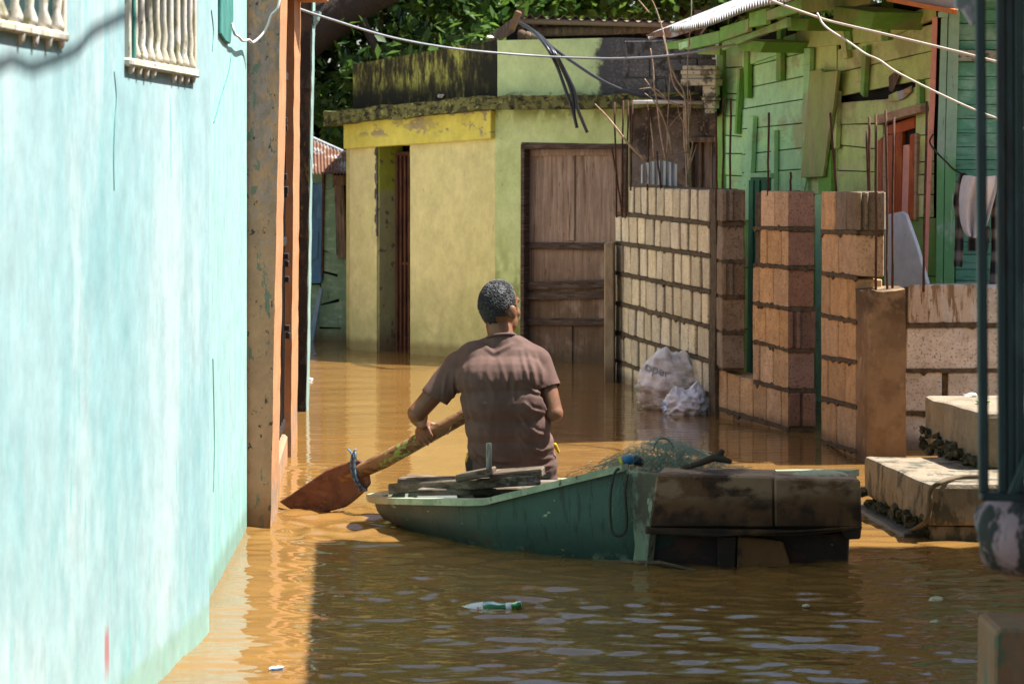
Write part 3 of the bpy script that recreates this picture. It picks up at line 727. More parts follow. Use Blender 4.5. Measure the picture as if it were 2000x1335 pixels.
N_ = WP(1391, 812)
K_ = P(1540, 0, 15.5); R_ = P(1592, 0, 15.45)
FAR = P(1199, 0, 19.2)
BW = Plane(FAR, N_)
bw = thing("block_wall", "unfinished buff concrete block wall beside the wooden door", "wall", (1.1, 17.8, ZG))
joints = [(360, 367), (416, 437), (474, 500), (533, 570), (591, 638), (648, 706), (704, 772), (760, 838), (816, 905)]
xl, xr = 1201, 1386
def zline(j):  # world heights of a course line at the two ends
    return BW.z(xl, joints[j][0]), BW.z(xr, joints[j][1])
ul, ur = BW.u(xl), BW.u(xr)
core = [BW.at(ul + .01, ZG, -.012), BW.at(ur + .16, ZG, -.012), BW.at(ur + .16, zline(0)[1] - .004, -.012), BW.at(BW.u(1226), zline(0)[0] - .006, -.012), BW.at(BW.u(1226), zline(1)[0] - .004, -.012), BW.at(ul + .01, zline(1)[0] - .004, -.012)]
MB().prism(core, -BW.n * .13).build("mortar", M['mortar'], bw)
for r in range(8):
    a0, a1 = zline(r); b0, b1 = zline(r + 1)
    us = BW.u(1226) if r == 0 else ul
    cnt = 10 if r == 0 else 11
    cuts = [us]
    wd = (ur - us) / cnt
    ph_ = random.uniform(-.35, .35) * wd
    for k in range(1, cnt):
        cuts.append(us + wd * k + ph_ + random.uniform(-.12, .12) * wd)
    cuts.append(ur)
    for k in range(len(cuts) - 1):
        p, q = cuts[k] + .026, cuts[k + 1] - .026
        def zz(u, top):
            t = (u - ul) / (ur - ul); h0, h1 = (a0, a1) if top else (b0, b1)
            return h0 + (h1 - h0) * t
        g_ = .015
        o_ = random.uniform(-.004, .007)
        poly = [BW.at(p, zz(p, 0) + g_, o_), BW.at(q, zz(q, 0) + g_, o_ + random.uniform(-.004, .004)), BW.at(q, zz(q, 1) - g_, o_), BW.at(p, zz(p, 1) - g_, o_)]
        MB().prism(poly, -BW.n * .13).build("block", M['buff'], bw, bevel=.006, jit=.003)
jr = random.Random(12)
def ragged(pl, xa, ya, xb, yb, hw, parent, off=.004, n=34):
    # squeezed-out mortar along a joint: a strip with torn edges, a little proud of the blocks
    up = []; dn = []
    for k in range(n + 1):
        t = k / n; x = xa + (xb - xa) * t; y = ya + (yb - ya) * t
        up.append((x, y - hw * jr.uniform(.55, 1.25) - (hw * jr.uniform(0, 1.2) if jr.random() < .12 else 0))); dn.append((x, y + hw * jr.uniform(.55, 1.35) + (hw * jr.uniform(.3, 2.2) if jr.random() < .16 else 0)))
    return board(pl, up + dn[::-1], .010, M['mortar'], parent, "mortar_joint", off - .006, bevel=0)
for j in range(1, 8): ragged(BW, xl, joints[j][0], xr, joints[j][1], 3.4, bw, n=60)
# rough mortar column closing the wall
mc = Plane(BW.at(ur + .004, 0, -.0), BW.at(ur + .16, 0, .0))
wall_holes(mc, 0, mc.len, ZG, zline(0)[1] - .01, [], .12, .05, warp=.02).build("mortar_column", M['mortar'], bw)
# plastered strip at the far end
st = [P(1180, 475, 18.9), P(1198, 472, 18.9), P(1200, 900, 18.9), P(1180, 900, 18.9)]
MB().prism(st, (0.02, .22, 0)).build("render_strip", mat("tan_render", (.40, .32, .21), .9, [dict(c=(.30, .23, .14), s=(9, 9, 5), t=(.45, .6)), tide(.04, .25)], bump=.5, bscale=50), bw, bevel=.008)["label"] = "narrow rendered end of the wall"

L2 = Plane(N_, K_); FR = Plane(K_, R_)
dL = (N_ - K_); dL.z = 0; dL.normalize()
pa = thing("block_pier", "slim pier of single stacked blocks at the near end of the buff wall", "pier", (1.4, 16.4, ZG))
PA = Plane(P(1410, 0, 16.12), P(1455, 0, 16.1))
rowsA = [(370, 432), (442, 508), (514, 577), (583, 647), (652, 719)]
back = P(1397, 0, 16.4) - P(1410, 0, 16.12); back.z = 0
MB().prism([PA.pt(1412, 372, -.012), PA.pt(1453, 372, -.012), PA.pt(1453, 724, -.012), PA.pt(1412, 724, -.012)], back * .9).build("mortar", M['mortar'], pa)
for i, (y0, y1) in enumerate(rowsA):
    blk = MB().prism([PA.pt(1410 + random.uniform(-1, 1), y0, 0), PA.pt(1455 + random.uniform(-2, 1), y0 + 1, 0), PA.pt(1455, y1, 0), PA.pt(1410, y1, 0)], back).build("block", M['greyb'], pa, bevel=.006, jit=.003)
    if i in (0, 2):
        for (x0, x1) in ((1411, 1419), (1425, 1432), (1448, 1455)):
            MB().prism([PA.pt(x0, y0 + 1, .02), PA.pt(x1, y0 + 1, .02), PA.pt(x1, y1 - 1, .02), PA.pt(x0, y1 - 1, .02)], -PA.n * .03).build("rib", M['greyb'], blk, bevel=.004)

for i in range(4): ragged(PA, 1410, (rowsA[i][1] + rowsA[i + 1][0]) / 2, 1456, (rowsA[i][1] + rowsA[i + 1][0]) / 2, 4.2, pa, n=14)
pb = thing("block_pier", "tan block pier with rosy front standing on the low block course", "pier", (1.6, 15.7, ZG))
zx = lambda v: 1160 + v / 2.567
rowsB = [((373, 442), (373, 443), [835, 905, 978]), ((447, 515), (451, 519), [832, 868, 940, 978]), ((517, 590), (527, 600), [795, 828, 900, 978]),
         ((593, 665), (607, 682), [793, 860, 930, 978]), ((667, 741), (687, 759), [793, 830, 900, 978]), ((720, 793), (766, 835), [612, 668, 730, 797, 865, 940, 978]),
         ((799, 872), (841, 910), [612, 700, 790, 880, 978])]
MB().prism([L2.pt(1476, 376, -.015), L2.pt(1538, 376, -.015), L2.pt(1538, 1040, -.015), L2.pt(1476, 1040, -.015)], -L2.n * .1).build("mortar", M['mortar'], pb)
MB().prism([FR.pt(1541, 376, -.012), FR.pt(1590, 376, -.012), FR.pt(1590, 1040, -.012), FR.pt(1541, 1040, -.012)], dL * .25).build("mortar", M['mortar'], pb)
MB().prism([L2.pt(1396, 724, -.015), L2.pt(1538, 772, -.015), L2.pt(1538, 1040, -.015), L2.pt(1396, 1040, -.015)], -L2.n * .14).build("mortar", M['mortar'], pb)
xa, xb = 1470.0, 1540.0
for i, ((l0, l1), (c0, c1), cuts) in enumerate(rowsB):
    px = [zx(c) for c in cuts]; x_left = px[0] if i < 5 else 1398.0
    x_l0 = 1484.0 if i < 2 else (1470.0 if i < 5 else 1398.0)
    def yy(x, top):
        t = (x - x_l0) / (xb - x_l0); a, b = (l0, c0) if top else (l1, c1)
        return a + (b - a) * t
    for k in range(len(px) - 2):
        p, q = px[k] + .7, px[k + 1] - .7
        MB().prism([L2.pt(p, yy(p, 1), .0), L2.pt(q, yy(q, 1), random.uniform(-.004, .004)), L2.pt(q, yy(q, 0), 0), L2.pt(p, yy(p, 0), random.uniform(-.004, .004))], -L2.n * .15).build("block", M['tan'], pb, bevel=.005, jit=.003)
    ulen = (L2.pt(px[-2] + .8, 400) - K_).to_2d().length
    b_ = MB().prism([FR.pt(1540, c0), FR.pt(1592 + random.uniform(-1.5, 1), c0 + 1), FR.pt(1592 + random.uniform(-1.5, .5), c1), FR.pt(1540, c1)], dL * ulen).build("block", M['shadowed'], pb, bevel=.006, jit=.003)
    MB().prism([L2.pt(px[-2] + .9, yy(px[-2], 1) + .5, .003), L2.pt(1539, c0 + 1, .003), L2.pt(1539, c1 - 1, .003), L2.pt(px[-2] + .9, yy(px[-2], 0) - .5, .003)], -L2.n * .01).build("lit_side_face", M['tan'], b_)  # brighter sheet paints the bounced light on the block's side
    if i in (3, 5):
        for (x0, x1) in (((1541, 1549), (1556, 1563), (1584, 1591)) if i == 3 else ((1541, 1563), (1568, 1591))):
            MB().prism([FR.pt(x0, c0 + 2, .02), FR.pt(x1, c0 + 2, .02), FR.pt(x1, c1 - 2, .02), FR.pt(x0, c1 - 2, .02)], -FR.n * .03).build("rib", M['shadowed'], b_, bevel=.005)

for i in range(6):
    (l0, l1), (c0, c1), _ = rowsB[i]; (m0, m1), (d0, d1), _ = rowsB[i + 1]
    xs0 = 1471 if i < 4 else 1398
    if i == 4: ragged(L2, 1471, 745, 1540, (c1 + d0) / 2, 4, pb, n=20)
    else: ragged(L2, xs0, (l1 + m0) / 2, 1540, (c1 + d0) / 2, 3.6, pb, n=24)
    ragged(FR, 1540, (c1 + d0) / 2, 1592, (c1 + d0) / 2, 4.2, pb, n=16)
pc = thing("block_pier", "tan block pier joined to a mud brown rendered column near the steps", "pier", (1.95, 14.4, ZG))
PC = pplane(1603, 14.97, 1672, 14.1); PD = pplane(1672, 14.1, 1768, 13.95)
rowsC = [((374, 450), (374, 451), [1603, 1631, 1653, 1672]), ((455, 531), (458, 540), [1603, 1637, 1672]), ((536, 612), (545, 626), [1603, 1620, 1656, 1672]), ((617, 693), (632, 704), [1603, 1637, 1672]), ((699, 774), (711, 791), [1603, 1617, 1650, 1672]), ((781, 858), (799, 878), [1603, 1634, 1672]), ((863, 940), (884, 965), [1603, 1650, 1672])]
MB().prism([PC.pt(1604, 380, -.015), PC.pt(1671, 380, -.015), PC.pt(1671, 1060, -.015), PC.pt(1604, 1060, -.015)], -PC.n * .1).build("mortar", M['mortar'], pc)
for i, ((l0, l1), (c0, c1), cuts) in enumerate(rowsC):
    for k in range(len(cuts) - 1):
        p, q = cuts[k] + .9, cuts[k + 1] - .9
        if i < 2 and k == len(cuts) - 2: continue
        ty = lambda x, a, b: a + (b - a) * (x - 1603) / 69.0
        MB().prism([PC.pt(p, ty(p, l0, c0)), PC.pt(q, ty(q, l0, c0)), PC.pt(q, ty(q, l1, c1)), PC.pt(p, ty(p, l1, c1))], -PC.n * .15).build("block", M['greyb'] if (i == 0 and k == 1) else M['tan'], pc, bevel=.006, jit=.003)
    if i < 2:
        dC = (PC.pt(cuts[-2] + 1, 400) - PC.pt(1672, 400)); dC.z = 0
        b_ = MB().prism([PD.pt(1672, c0), PD.pt(1727, c0), PD.pt(1726, c1), PD.pt(1672, c1)], dC).build("block", M['tan'] if i else M['greyb'], pc, bevel=.006, jit=.003)
        if i == 0:
            for (x0, x1) in ((1673, 1681), (1688, 1694), (1713, 1726)):
                MB().prism([PD.pt(x0, c0 + 2, .02), PD.pt(x1, c0 + 2, .02), PD.pt(x1, c1 - 2, .02), PD.pt(x0, c1 - 2, .02)], -PD.n * .03).build("rib", M['greyb'], b_, bevel=.004)
for i in range(6):
    (l0, l1), (c0, c1), _ = rowsC[i]; (m0, m1), (d0, d1), _ = rowsC[i + 1]
    ragged(PC, 1603, (l1 + m0) / 2, 1672, (c1 + d0) / 2, 3.8, pc, n=22)
ragged(PD, 1672, 455, 1726, 455, 4.5, pc, n=16)
q0, q1, q2 = P(1672, 0, 14.09), P(1695, 0, 13.85), P(1769, 0, 13.85)
colm = MB(); ztop = CH + (H0 - 566) * 13.9 / F
seg = 12; ring_ = [q0, q0.lerp(q1, .5), q1] + [q1.lerp(q2, k / 4) for k in range(1, 5)] + [q2 + Vector((.0, .25, 0)), q0 + Vector((.02, .18, 0))]
vs = []; fs = []; nr = len(ring_)
for k in range(seg + 1):
    z = ZG + (ztop - ZG) * k / seg
    for i, p in enumerate(ring_):
        w = .010 * noise.noise(Vector((i * 1.7, k * .9, 2)))
        vs.append((p.x + w, p.y + w, z + (random.uniform(-.02, .012) if k == seg else 0)))
for k in range(seg):
    for i in range(nr): fs.append((k * nr + i, k * nr + (i + 1) % nr, (k + 1) * nr + (i + 1) % nr, (k + 1) * nr + i))
fs.append(tuple(range(seg * nr, seg * nr + nr)))
colm.add(vs, fs).build("rendered_column", M['mudplaster'], pc, recalc=True)

lw = thing("low_wall", "low pale block wall with white drips behind the steps", "wall", (2.5, 14.6, ZG))
LW = pplane(1768, 14.6, 2010, 14.5)
rowsL = [((557, 632), [1772, 1912, 2060, 2240]), ((639, 721), [1768, 1911, 2050, 2240]), ((727, 804), [1765, 1842, 1850, 1980, 2110, 2240]), ((810, 884), [1764, 1835, 1960, 2100, 2240]), ((890, 960), [1764, 1880, 2240])]
MB().prism([LW.pt(1766, 562, -.014), LW.pt(2242, 560, -.014), LW.pt(2242, 1030, -.014), LW.pt(1766, 1030, -.014)], -LW.n * .13).build("mortar", M['mortar'], lw)
M['drip'] = mat("white_drip_block", (.58, .50, .42), .95, [dict(c=(.26, .18, .11), s=(20, 20, 3), t=(.45, .55), d=5), dict(c=(.62, .58, .54), s=(12, 12, 2.2), t=(.57, .62), d=5), dict(c=(.12, .09, .06), s=(60, 60, 60), t=(.62, .68))], bump=.7, bscale=120)
for i, ((y0, y1), cuts) in enumerate(rowsL):
    for k in range(len(cuts) - 1):
        p, q = cuts[k] + 1.5, cuts[k + 1] - 1.5
        if q - p < 10: continue
        MB().prism([LW.pt(p, y0), LW.pt(q, y0 - 1), LW.pt(q, y1 - 1), LW.pt(p, y1)], -LW.n * .15).build("block", M['drip'] if (i == 0 and k == 0) else M['whiteb'], lw, bevel=.008, jit=.004)

for i in range(4): ragged(LW, 1766, (rowsL[i][0][1] + rowsL[i + 1][0][0]) / 2, 2240, (rowsL[i][0][1] + rowsL[i + 1][0][0]) / 2 - 1, 3.6, lw, n=50)

# ------------------------------------------------------------------ rebars
def rebar(x0, y0, x1, y1, D, label, D1=None):
    a = P(x0, y0, D); b = P(x1, y1, D1 or D); d = b - a
    o = MB().tube([a + d * k / 5 + Vector((random.uniform(-.003, .003), random.uniform(-.003, .003), 0)) for k in range(6)], .0075, 6).build("rebar", M['rust'], None, smooth=True)
    return tag(o, label, "rebar", "rusty rebars standing in the block walls")
RB = [(1195, 286, 1216, 425, 18.9, "short rusty rebar leaning right at the far end of the buff wall"), (1200, 199, 1205, 425, 18.8, "leftmost upright rusty rebar at the far end of the buff wall"),
      (1217, 196, 1215, 422, 18.8, "second upright rusty rebar at the far end of the buff wall"), (1227, 198, 1222, 422, 18.7, "third upright rusty rebar at the far end of the buff wall"), (1235, 196, 1232, 372, 18.6, "fourth upright rusty rebar at the far end of the buff wall"),
      (1268, 215, 1264, 372, 18.1, "rusty rebar left of the bare branches above the buff wall"), (1283, 295, 1291, 372, 17.8, "short rusty rebar in front of the tin scrap"),
      (1398, 218, 1400, 380, 16.35, "left rusty rebar of the slim pier"), (1414, 193, 1411, 380, 16.25, "second rusty rebar of the slim pier beside the dark gap"), (1427, 192, 1426, 380, 16.25, "thick right rusty rebar of the slim pier"),
      (1501, 220, 1500, 382, 15.75, "tall rusty rebar on the rosy fronted pier"), (1544, 336, 1545, 382, 15.65, "short rusty rebar on the rosy fronted pier"), (1622, 220, 1634, 382, 14.9, "rusty rebar leaning left on the pier by the orange door"),
      (1693, 255, 1697, 380, 14.25, "leftmost rebar in front of the orange door"), (1698, 228, 1698, 380, 14.2, "rusty rebar left of the orange door jamb"), (1711, 223, 1711, 572, 13.97, "long rusty rebar at the orange door jamb"),
      (1731, 215, 1733, 600, 13.97, "long rusty rebar over the middle of the orange door"), (1746, 228, 1742, 572, 14.0, "thin rusty rebar over the dark gap of the orange door"), (1810, 198, 1803, 570, 14.4, "rusty rebar beside the pink corner trim")]
for t in RB: rebar(*t)

# ------------------------------------------------------------------ leaning green board house
def green(name, c, c2):
    return mat(name, c, .75, [dict(c=c2, s=(3, 3, 8), t=(.45, .62), d=5), dict(c=(.36, .30, .15), s=(2.2, 2.2, 3.5), t=(.50, .64), d=7, a=.65), dict(c=(.03, .045, .02), s=(34, 34, 34), t=(.69, .72), d=4, a=.9), dict(c=(.10, .14, .05), s=(8, 8, 90), t=(.62, .70), a=.35)], bump=.35, bscale=60, bstretch=(.4, .4, 1.6), var=.10)
M['gr_l'] = green("mint_green_boards", (.42, .73, .37), (.47, .75, .33))
M['gr_r'] = green("lime_green_boards", (.57, .69, .25), (.62, .65, .29))
M['gr_d'] = green("deep_green_paint", (.17, .38, .065), (.22, .44, .09))
M['gr_door'] = mat("dark_green_door", (.035, .16, .075), .7, [dict(c=(.05, .21, .10), s=(20, 20, 4), t=(.5, .6))], var=.1)
M['orange'] = mat("orange_door_paint", (.42, .085, .018), .7, [dict(c=(.16, .05, .025), s=(30, 30, 6), t=(.58, .64), d=6), dict(c=(.50, .14, .03), s=(9, 9, 4), t=(.5, .65))], bump=.3, bscale=60, var=.12)
M['pink'] = mat("pink_paint", (.74, .33, .27), .75, [dict(c=(.62, .50, .45), s=(20, 20, 5), t=(.6, .66), m=[(2, 1.5, 1.1)]), dict(c=(.25, .12, .09), s=(50, 50, 18), t=(.66, .7))], bump=.2, bscale=50)
M['raw_wood'] = mat("raw_pinkish_wood", (.46, .31, .20), .85, [dict(c=(.33, .21, .13), s=(4, 4, 60), t=(.5, .62))], bump=.3, bscale=60)
M['tin'] = mat("zinc_roof_sheet", (.48, .48, .47), .5, [dict(c=(.30, .13, .07), s=(6, 6, 6), t=(.58, .64), d=6), dict(c=(.34, .34, .33), s=(12, 12, 12), t=(.5, .65))], metal=.15, spec=.4)
GH = pplane(1397, 19.6, 1828, 15.9)
gh = thing("green_house", "leaning lime green board house with tin eave behind the block piers", "house", (2.3, 17.6, 0))
uR = GH.u(1826)
MB().prism([GH.at(-.02, ZG, -.02), GH.at(uR, ZG, -.02), GH.at(uR, 2.72, -.02), GH.at(-.02, 2.5, -.02)], -GH.n * .06).build("wall", M['dark'], gh)  # near-black backing paints the shade between the boards
def rows(xl, xr, L, Rr, m, name="board", off=0.0, th=.022, lap=2.0):
    for i in range(len(L) - 1):
        o = off + random.uniform(0, .012)
        board(GH, [(xl + random.uniform(-.6, .6), L[i] + lap * .5), (xr + random.uniform(-.6, .6), Rr[i] + lap * .5), (xr, Rr[i + 1] - lap * .5), (xl, L[i + 1] - lap * .5)], th, m, gh, name, o, bevel=.0025)
rows(1413, 1449, [82, 133, 183, 195, 227, 264, 300, 342, 380, 425], [74, 131, 183, 196, 226, 267, 300, 344, 380, 425], M['gr_l'])
rows(1449, 1574, [104, 134, 174, 213, 252, 302, 338, 380, 425], [80, 102, 148, 193, 240, 288, 330, 372, 425], M['gr_l'])
rows(1577, 1634, [90, 140, 190, 235, 285, 335, 380, 425], [84, 140, 190, 240, 285, 335, 380, 425], M['gr_r'])
rows(1636, 1822, [96, 142, 190], [46, 99, 152], M['gr_r'])
board(GH, [(1637, 201), (1730, 194), (1792, 168), (1790, 212), (1712, 240), (1637, 243)], .022, M['gr_r'], gh, "board", .014)
rows(1634, 1711, [243, 283, 333, 378, 425], [242, 291, 336, 378, 425], M['gr_r'])
rows(1788, 1818, [160, 218, 265, 317, 342, 380, 425], [152, 214, 263, 315, 340, 380, 425], M['gr_r'])
board(GH, [(1556, 62), (1722, 47), (1830, 6), (1829, 33), (1722, 80), (1556, 95)], .035, M['gr_r'], gh, "top_board", .02)
board(GH, [(1450, 98), (1555, 65), (1555, 92), (1450, 131)], .035, M['gr_l'], gh, "top_board", .018)
rows(1560, 1700, [-40, -8, 30], [-60, -28, 8], M['gr_r'], off=.05)
# narrow battens nailed over the boards
for pts, mm in (([(1452, 101), (1461, 101), (1460, 192), (1453, 192)], 'gr_d'), ([(1517, 58), (1526, 56), (1524, 158), (1515, 158)], 'gr_d'), ([(1570, 94), (1582, 94), (1575, 350), (1569, 380), (1563, 380)], 'gr_l'),
                ([(1461, 226), (1471, 228), (1462, 430), (1446, 430)], 'gr_l'), ([(1506, 254), (1512, 254), (1511, 430), (1504, 430)], 'gr_l'), ([(1441, 134), (1445, 136), (1438, 262), (1434, 262)], 'gr_d'),
                ([(1683, 90), (1692, 90), (1686, 190), (1680, 184)], 'gr_d'), ([(1790, 155), (1796, 158), (1796, 203), (1790, 200)], 'gr_d'), ([(1627, 178), (1635, 178), (1632, 290), (1625, 290)], 'gr_r'),
                ([(1635, 54), (1646, 52), (1655, 113), (1647, 116)], 'gr_r'), ([(1648, 50), (1658, 50), (1664, 96), (1656, 98)], 'gr_d'), ([(1721, -10), (1736, -10), (1734, 78), (1721, 80)], 'gr_d')):
    board(GH, pts, .035, M[mm], gh, "batten", .035)
board(GH, [(1581, 140), (1602, 134), (1607, 141), (1636, 138), (1628, 205), (1617, 268), (1607, 345), (1586, 346), (1564, 347), (1573, 240)], .025, mat("peeling_leaning_board", (.36, .41, .14), .8, [dict(c=(.38, .33, .16), s=(14, 14, 1.2), t=(.48, .6), d=6), dict(c=(.26, .38, .10), s=(10, 10, 2), t=(.55, .65))], bump=.4, bscale=60, bstretch=(1, 1, .15)), gh, "leaning_plank", .075)
board(GH, [(1564, 347), (1577, 347), (1577, 430), (1567, 430)], .03, M['gr_l'], gh, "batten", .03)
board(GH, [(1598, 347), (1612, 300), (1622, 292), (1624, 430), (1598, 430)], .03, M['gr_d'], gh, "batten", .04)
board(GH, [(1735, 150), (1748, 139), (1757, 142), (1752, 160), (1742, 180), (1736, 178)], .012, M['old_wood'], gh, "patch", .04)
board(GH, [(1735, 186), (1752, 178), (1754, 197), (1735, 199)], .012, M['gr_r'], gh, "patch", .045)
board(GH, [(1751, 180), (1764, 175), (1765, 192), (1754, 197)], .012, mat("lilac_tin", (.38, .36, .40), .6), gh, "patch", .047)
board(GH, [(1764, 175), (1779, 168), (1778, 180), (1765, 192)], .012, M['raw_wood'], gh, "patch", .046)
board(GH, [(1710, 226), (1790, 204), (1798, 206), (1797, 219), (1712, 243)], .05, M['raw_wood'], gh, "door_head", .05)
# orange doorway
dk = board(GH, [(1711, 240), (1788, 222), (1788, 430), (1711, 430)], .004, M['dark'], gh, "doorway", .006)  # near-black sheet paints the shade in the opening
for nm, pts, mm, t in (("jamb", [(1711, 244), (1724, 244), (1723, 430), (1710, 430)], 'gr_r', .03), ("plank", [(1714, 275), (1722, 268), (1722, 430), (1713, 430)], 'orange', .04), ("plank", [(1724, 262), (1733, 262), (1731, 430), (1722, 430)], 'raw_wood', .034),
                       ("plank", [(1732, 264), (1748, 262), (1746, 430), (1730, 430)], 'orange', .03), ("plank", [(1749, 262), (1762, 258), (1760, 430), (1747, 430)], 'orange', .026), ("head", [(1732, 246), (1786, 228), (1786, 250), (1750, 262), (1732, 262)], 'orange', .02),
                       ("plank", [(1764, 284), (1774, 282), (1777, 286), (1774, 430), (1760, 430)], 'pink', .03), ("plank", [(1777, 263), (1786, 260), (1784, 430), (1772, 430)], 'orange', .034), ("plank", [(1786, 260), (1791, 262), (1788, 430), (1784, 430)], 'raw_wood', .036)):
    board(GH, pts, t, M[mm], dk, nm, .012)
# lower boards and green door seen between the piers
rows(1398, 1826, [425, 520, 640, 760, 900], [425, 540, 660, 780, 960], M['gr_d'])
gd = board(GH, [(1466, 345), (1502, 345), (1502, 900), (1455, 900)], .03, M['gr_door'], gh, "door", .055)
for x in (1462, 1474, 1488): board(GH, [(x, 352), (x + 9, 352), (x + 5, 900), (x - 4, 900)], .012, M['gr_door'], gd, "plank", .086)
board(GH, [(1464, 338), (1504, 338), (1504, 347), (1464, 347)], .04, M['gr_l'], gh, "door_head", .06)
board(GH, [(1592, 380), (1606, 380), (1606, 940), (1592, 940)], .03, M['gr_l'], gh, "batten", .07)
board(GH, [(1400, 100), (1412, 100), (1410, 900), (1398, 900)], .05, M['gr_d'], gh, "corner_post", .0)
# eave: rafters, fascias and the tin sheet
E0 = Vector((1.06, 20.0, CH + (H0 - 73) * 20.0 / F)); E1 = P(1515, 0, 15.3)
EV = Plane(E0 + Vector((.12, .1, 0)), E1 + Vector((.12, .1, 0)))
EW = Plane(E0 + Vector((.30, .1, 0)), E1 + Vector((.30, .1, 0)))
for pl, pts, mm in ((EV, [(1300, 84), (1330, 78), (1405, 60), (1404, 84), (1345, 97), (1326, 95), (1298, 97)], 'gr_d'), (EV, [(1406, 54), (1462, 36), (1460, 62), (1405, 82)], 'gr_d'), (EV, [(1463, 26), (1496, 16), (1496, 48), (1462, 54)], 'gr_d'),
                    (EV, [(1497, 22), (1556, -2), (1556, 24), (1497, 40)], 'gr_d'), (EW, [(1410, 82), (1460, 66), (1520, 42), (1536, 34), (1537, 52), (1470, 72), (1410, 98)], 'gr_l'), (EW, [(1362, 97), (1405, 88), (1405, 108), (1362, 106)], 'gr_d'),
                    (EV, [(1325, 84), (1344, 79), (1346, 90), (1326, 98)], 'gr_l')):
    board(pl, pts, .03, M[mm], gh, "fascia_board", random.uniform(0, .02))
for pts in ([(1442, 76), (1495, 82), (1484, 103), (1441, 98)], [(1536, 35), (1580, 36), (1576, 60), (1538, 60)], [(1630, 12), (1710, 24), (1700, 58), (1627, 38)]):
    board(GH, pts, .35, M['gr_d'], gh, "rafter_end", .03, bevel=.004)
vs = []; fs = []; n_ = 60 * 4
for j, (dx, dy, dz) in enumerate(((0, 0, 0), (2.6, .55, 1.05))):
    for k in range(n_ + 1):
        t = k / n_ * 1.06; q = E0 + (E1 - E0) * t + Vector((dx, dy, dz + .020 * math.sin(k / n_ * 60 * 2 * math.pi) + .015 * math.sin(t * 9)))
        vs.append(q)
b_ = len(vs); vs += [p + Vector((0, 0, -.012)) for p in vs]
for k in range(n_):
    fs.append((k, k + 1, n_ + 2 + k, n_ + 1 + k)); fs.append((b_ + k + 1, b_ + k, b_ + n_ + 1 + k, b_ + n_ + 2 + k)); fs.append((k, b_ + k, b_ + k + 1, k + 1))
MB().add(vs, fs).build("roof", M['tin'], gh)
MB().prism([P(1262, 71, 19.6), P(1340, 45, 18.6), P(1372, 42, 18.6), P(1370, 56, 18.4), P(1310, 74, 19.0)], (0, 0, .012)).build("roof_patch", M['tin_rust'], gh)

# ------------------------------------------------------------------ teal plank house on the right
M['tealb'] = mat("sea_green_planks", (.15, .40, .30), .75, [dict(c=(.28, .54, .45), s=(5, 5, 9), t=(.45, .62), d=5, m=[(2, 1.3, 1.9)]), dict(c=(.06, .19, .13), s=(4, 4, 60), t=(.55, .66), a=.7), dict(c=(.02, .05, .04), s=(10, 10, 120), t=(.66, .7), a=.7), dict(c=(.26, .42, .36), s=(20, 20, 60), t=(.64, .69), a=.6)], bump=.4, bscale=60, bstretch=(.3, .3, 2), var=.12)
M['teal_post'] = mat("pale_sea_green_post", (.34, .58, .46), .8, [dict(c=(.15, .42, .19), s=(5, 5, 3), t=(.3, .45), m=[(2, 1.85, 1.65)], w=.2), dict(c=(.40, .52, .47), s=(30, 30, 3), t=(.58, .66), d=6), dict(c=(.10, .16, .12), s=(60, 60, 4), t=(.66, .7))], bump=.3, bscale=60, bstretch=(1, 1, .1))
TH = pplane(1828, 15.5, 2060, 15.35)
tw = thing("teal_plank_house", "sea green plank house at the right edge behind the low wall", "house", (3.0, 16.0, 0))
MB().prism([TH.at(0, ZG, -.02), TH.at(TH.len + 1.6, ZG, -.02), TH.at(TH.len + 1.6, 3.2, -.02), TH.at(0, 3.2, -.02)], -TH.n * .05).build("wall", M['dark'], tw)  # near-black backing, shade between the planks put into its colour
ye = [-40, -12, 18, 46, 79, 97, 121, 149, 176, 204, 232, 260, 287, 312, 331, 355, 376, 398, 421, 446, 472, 497, 526, 548, 580, 640, 720, 820, 940]
for i in range(len(ye) - 1):
    board(TH, [(1866, ye[i] + .8), (2260, ye[i] + 1.6 + random.uniform(-1, 1)), (2260, ye[i + 1] + .6), (1866, ye[i + 1] - .4)], .018 + random.uniform(0, .01), M['tealb'], tw, "plank", 0, bevel=.0025)
for pts, mm, nm in (([(1853, 25), (1874, 22), (1866, 330), (1858, 940), (1838, 940), (1846, 300)], 'teal_post', "corner_post"), ([(1838, 36), (1851, 30), (1845, 300), (1836, 940), (1824, 940), (1830, 300)], 'teal_post', "corner_post"), ([(1821, 34), (1831, 32), (1826, 200), (1815, 420), (1800, 940), (1790, 940), (1806, 420), (1815, 200)], 'pink', "corner_trim")):
    board(TH, pts, .05, M[mm], tw, nm, .02)
board(TH, [(1832, 24), (1852, 20), (1851, 33), (1832, 34)], .09, M['teal_post'], tw, "bracket", .02)
el = board(TH, [(1870, 97), (1960, 99), (1958, 119), (1869, 119)], .02, mat("peeling_white_strip", (.40, .45, .40), .8, [dict(c=(.12, .10, .08), s=(20, 20, 40), t=(.5, .6), d=6)]), tw, "batten", .04)
MB().prism([P(1735, -6, 15.0), P(1868, 20, 14.3), P(1868, -60, 14.3), P(1735, -60, 15.0)], (.02, .05, .0)).build("eave_board", mat("pale_eave_board", (.42, .34, .27), .8), tw)
MB().bar(P(1735, -2, 14.97), P(1866, 23, 14.27), .03, .03).build("eave_trim", mat("orange_trim", (.50, .15, .03), .7), tw, bevel=.004)
MB().prism([(2.3, 14.4, 2.62), (5, 14.4, 3.3), (5, 17.5, 3.3), (2.4, 16.6, 2.8)], (0, 0, .03)).build("roof", M['tin'], tw)

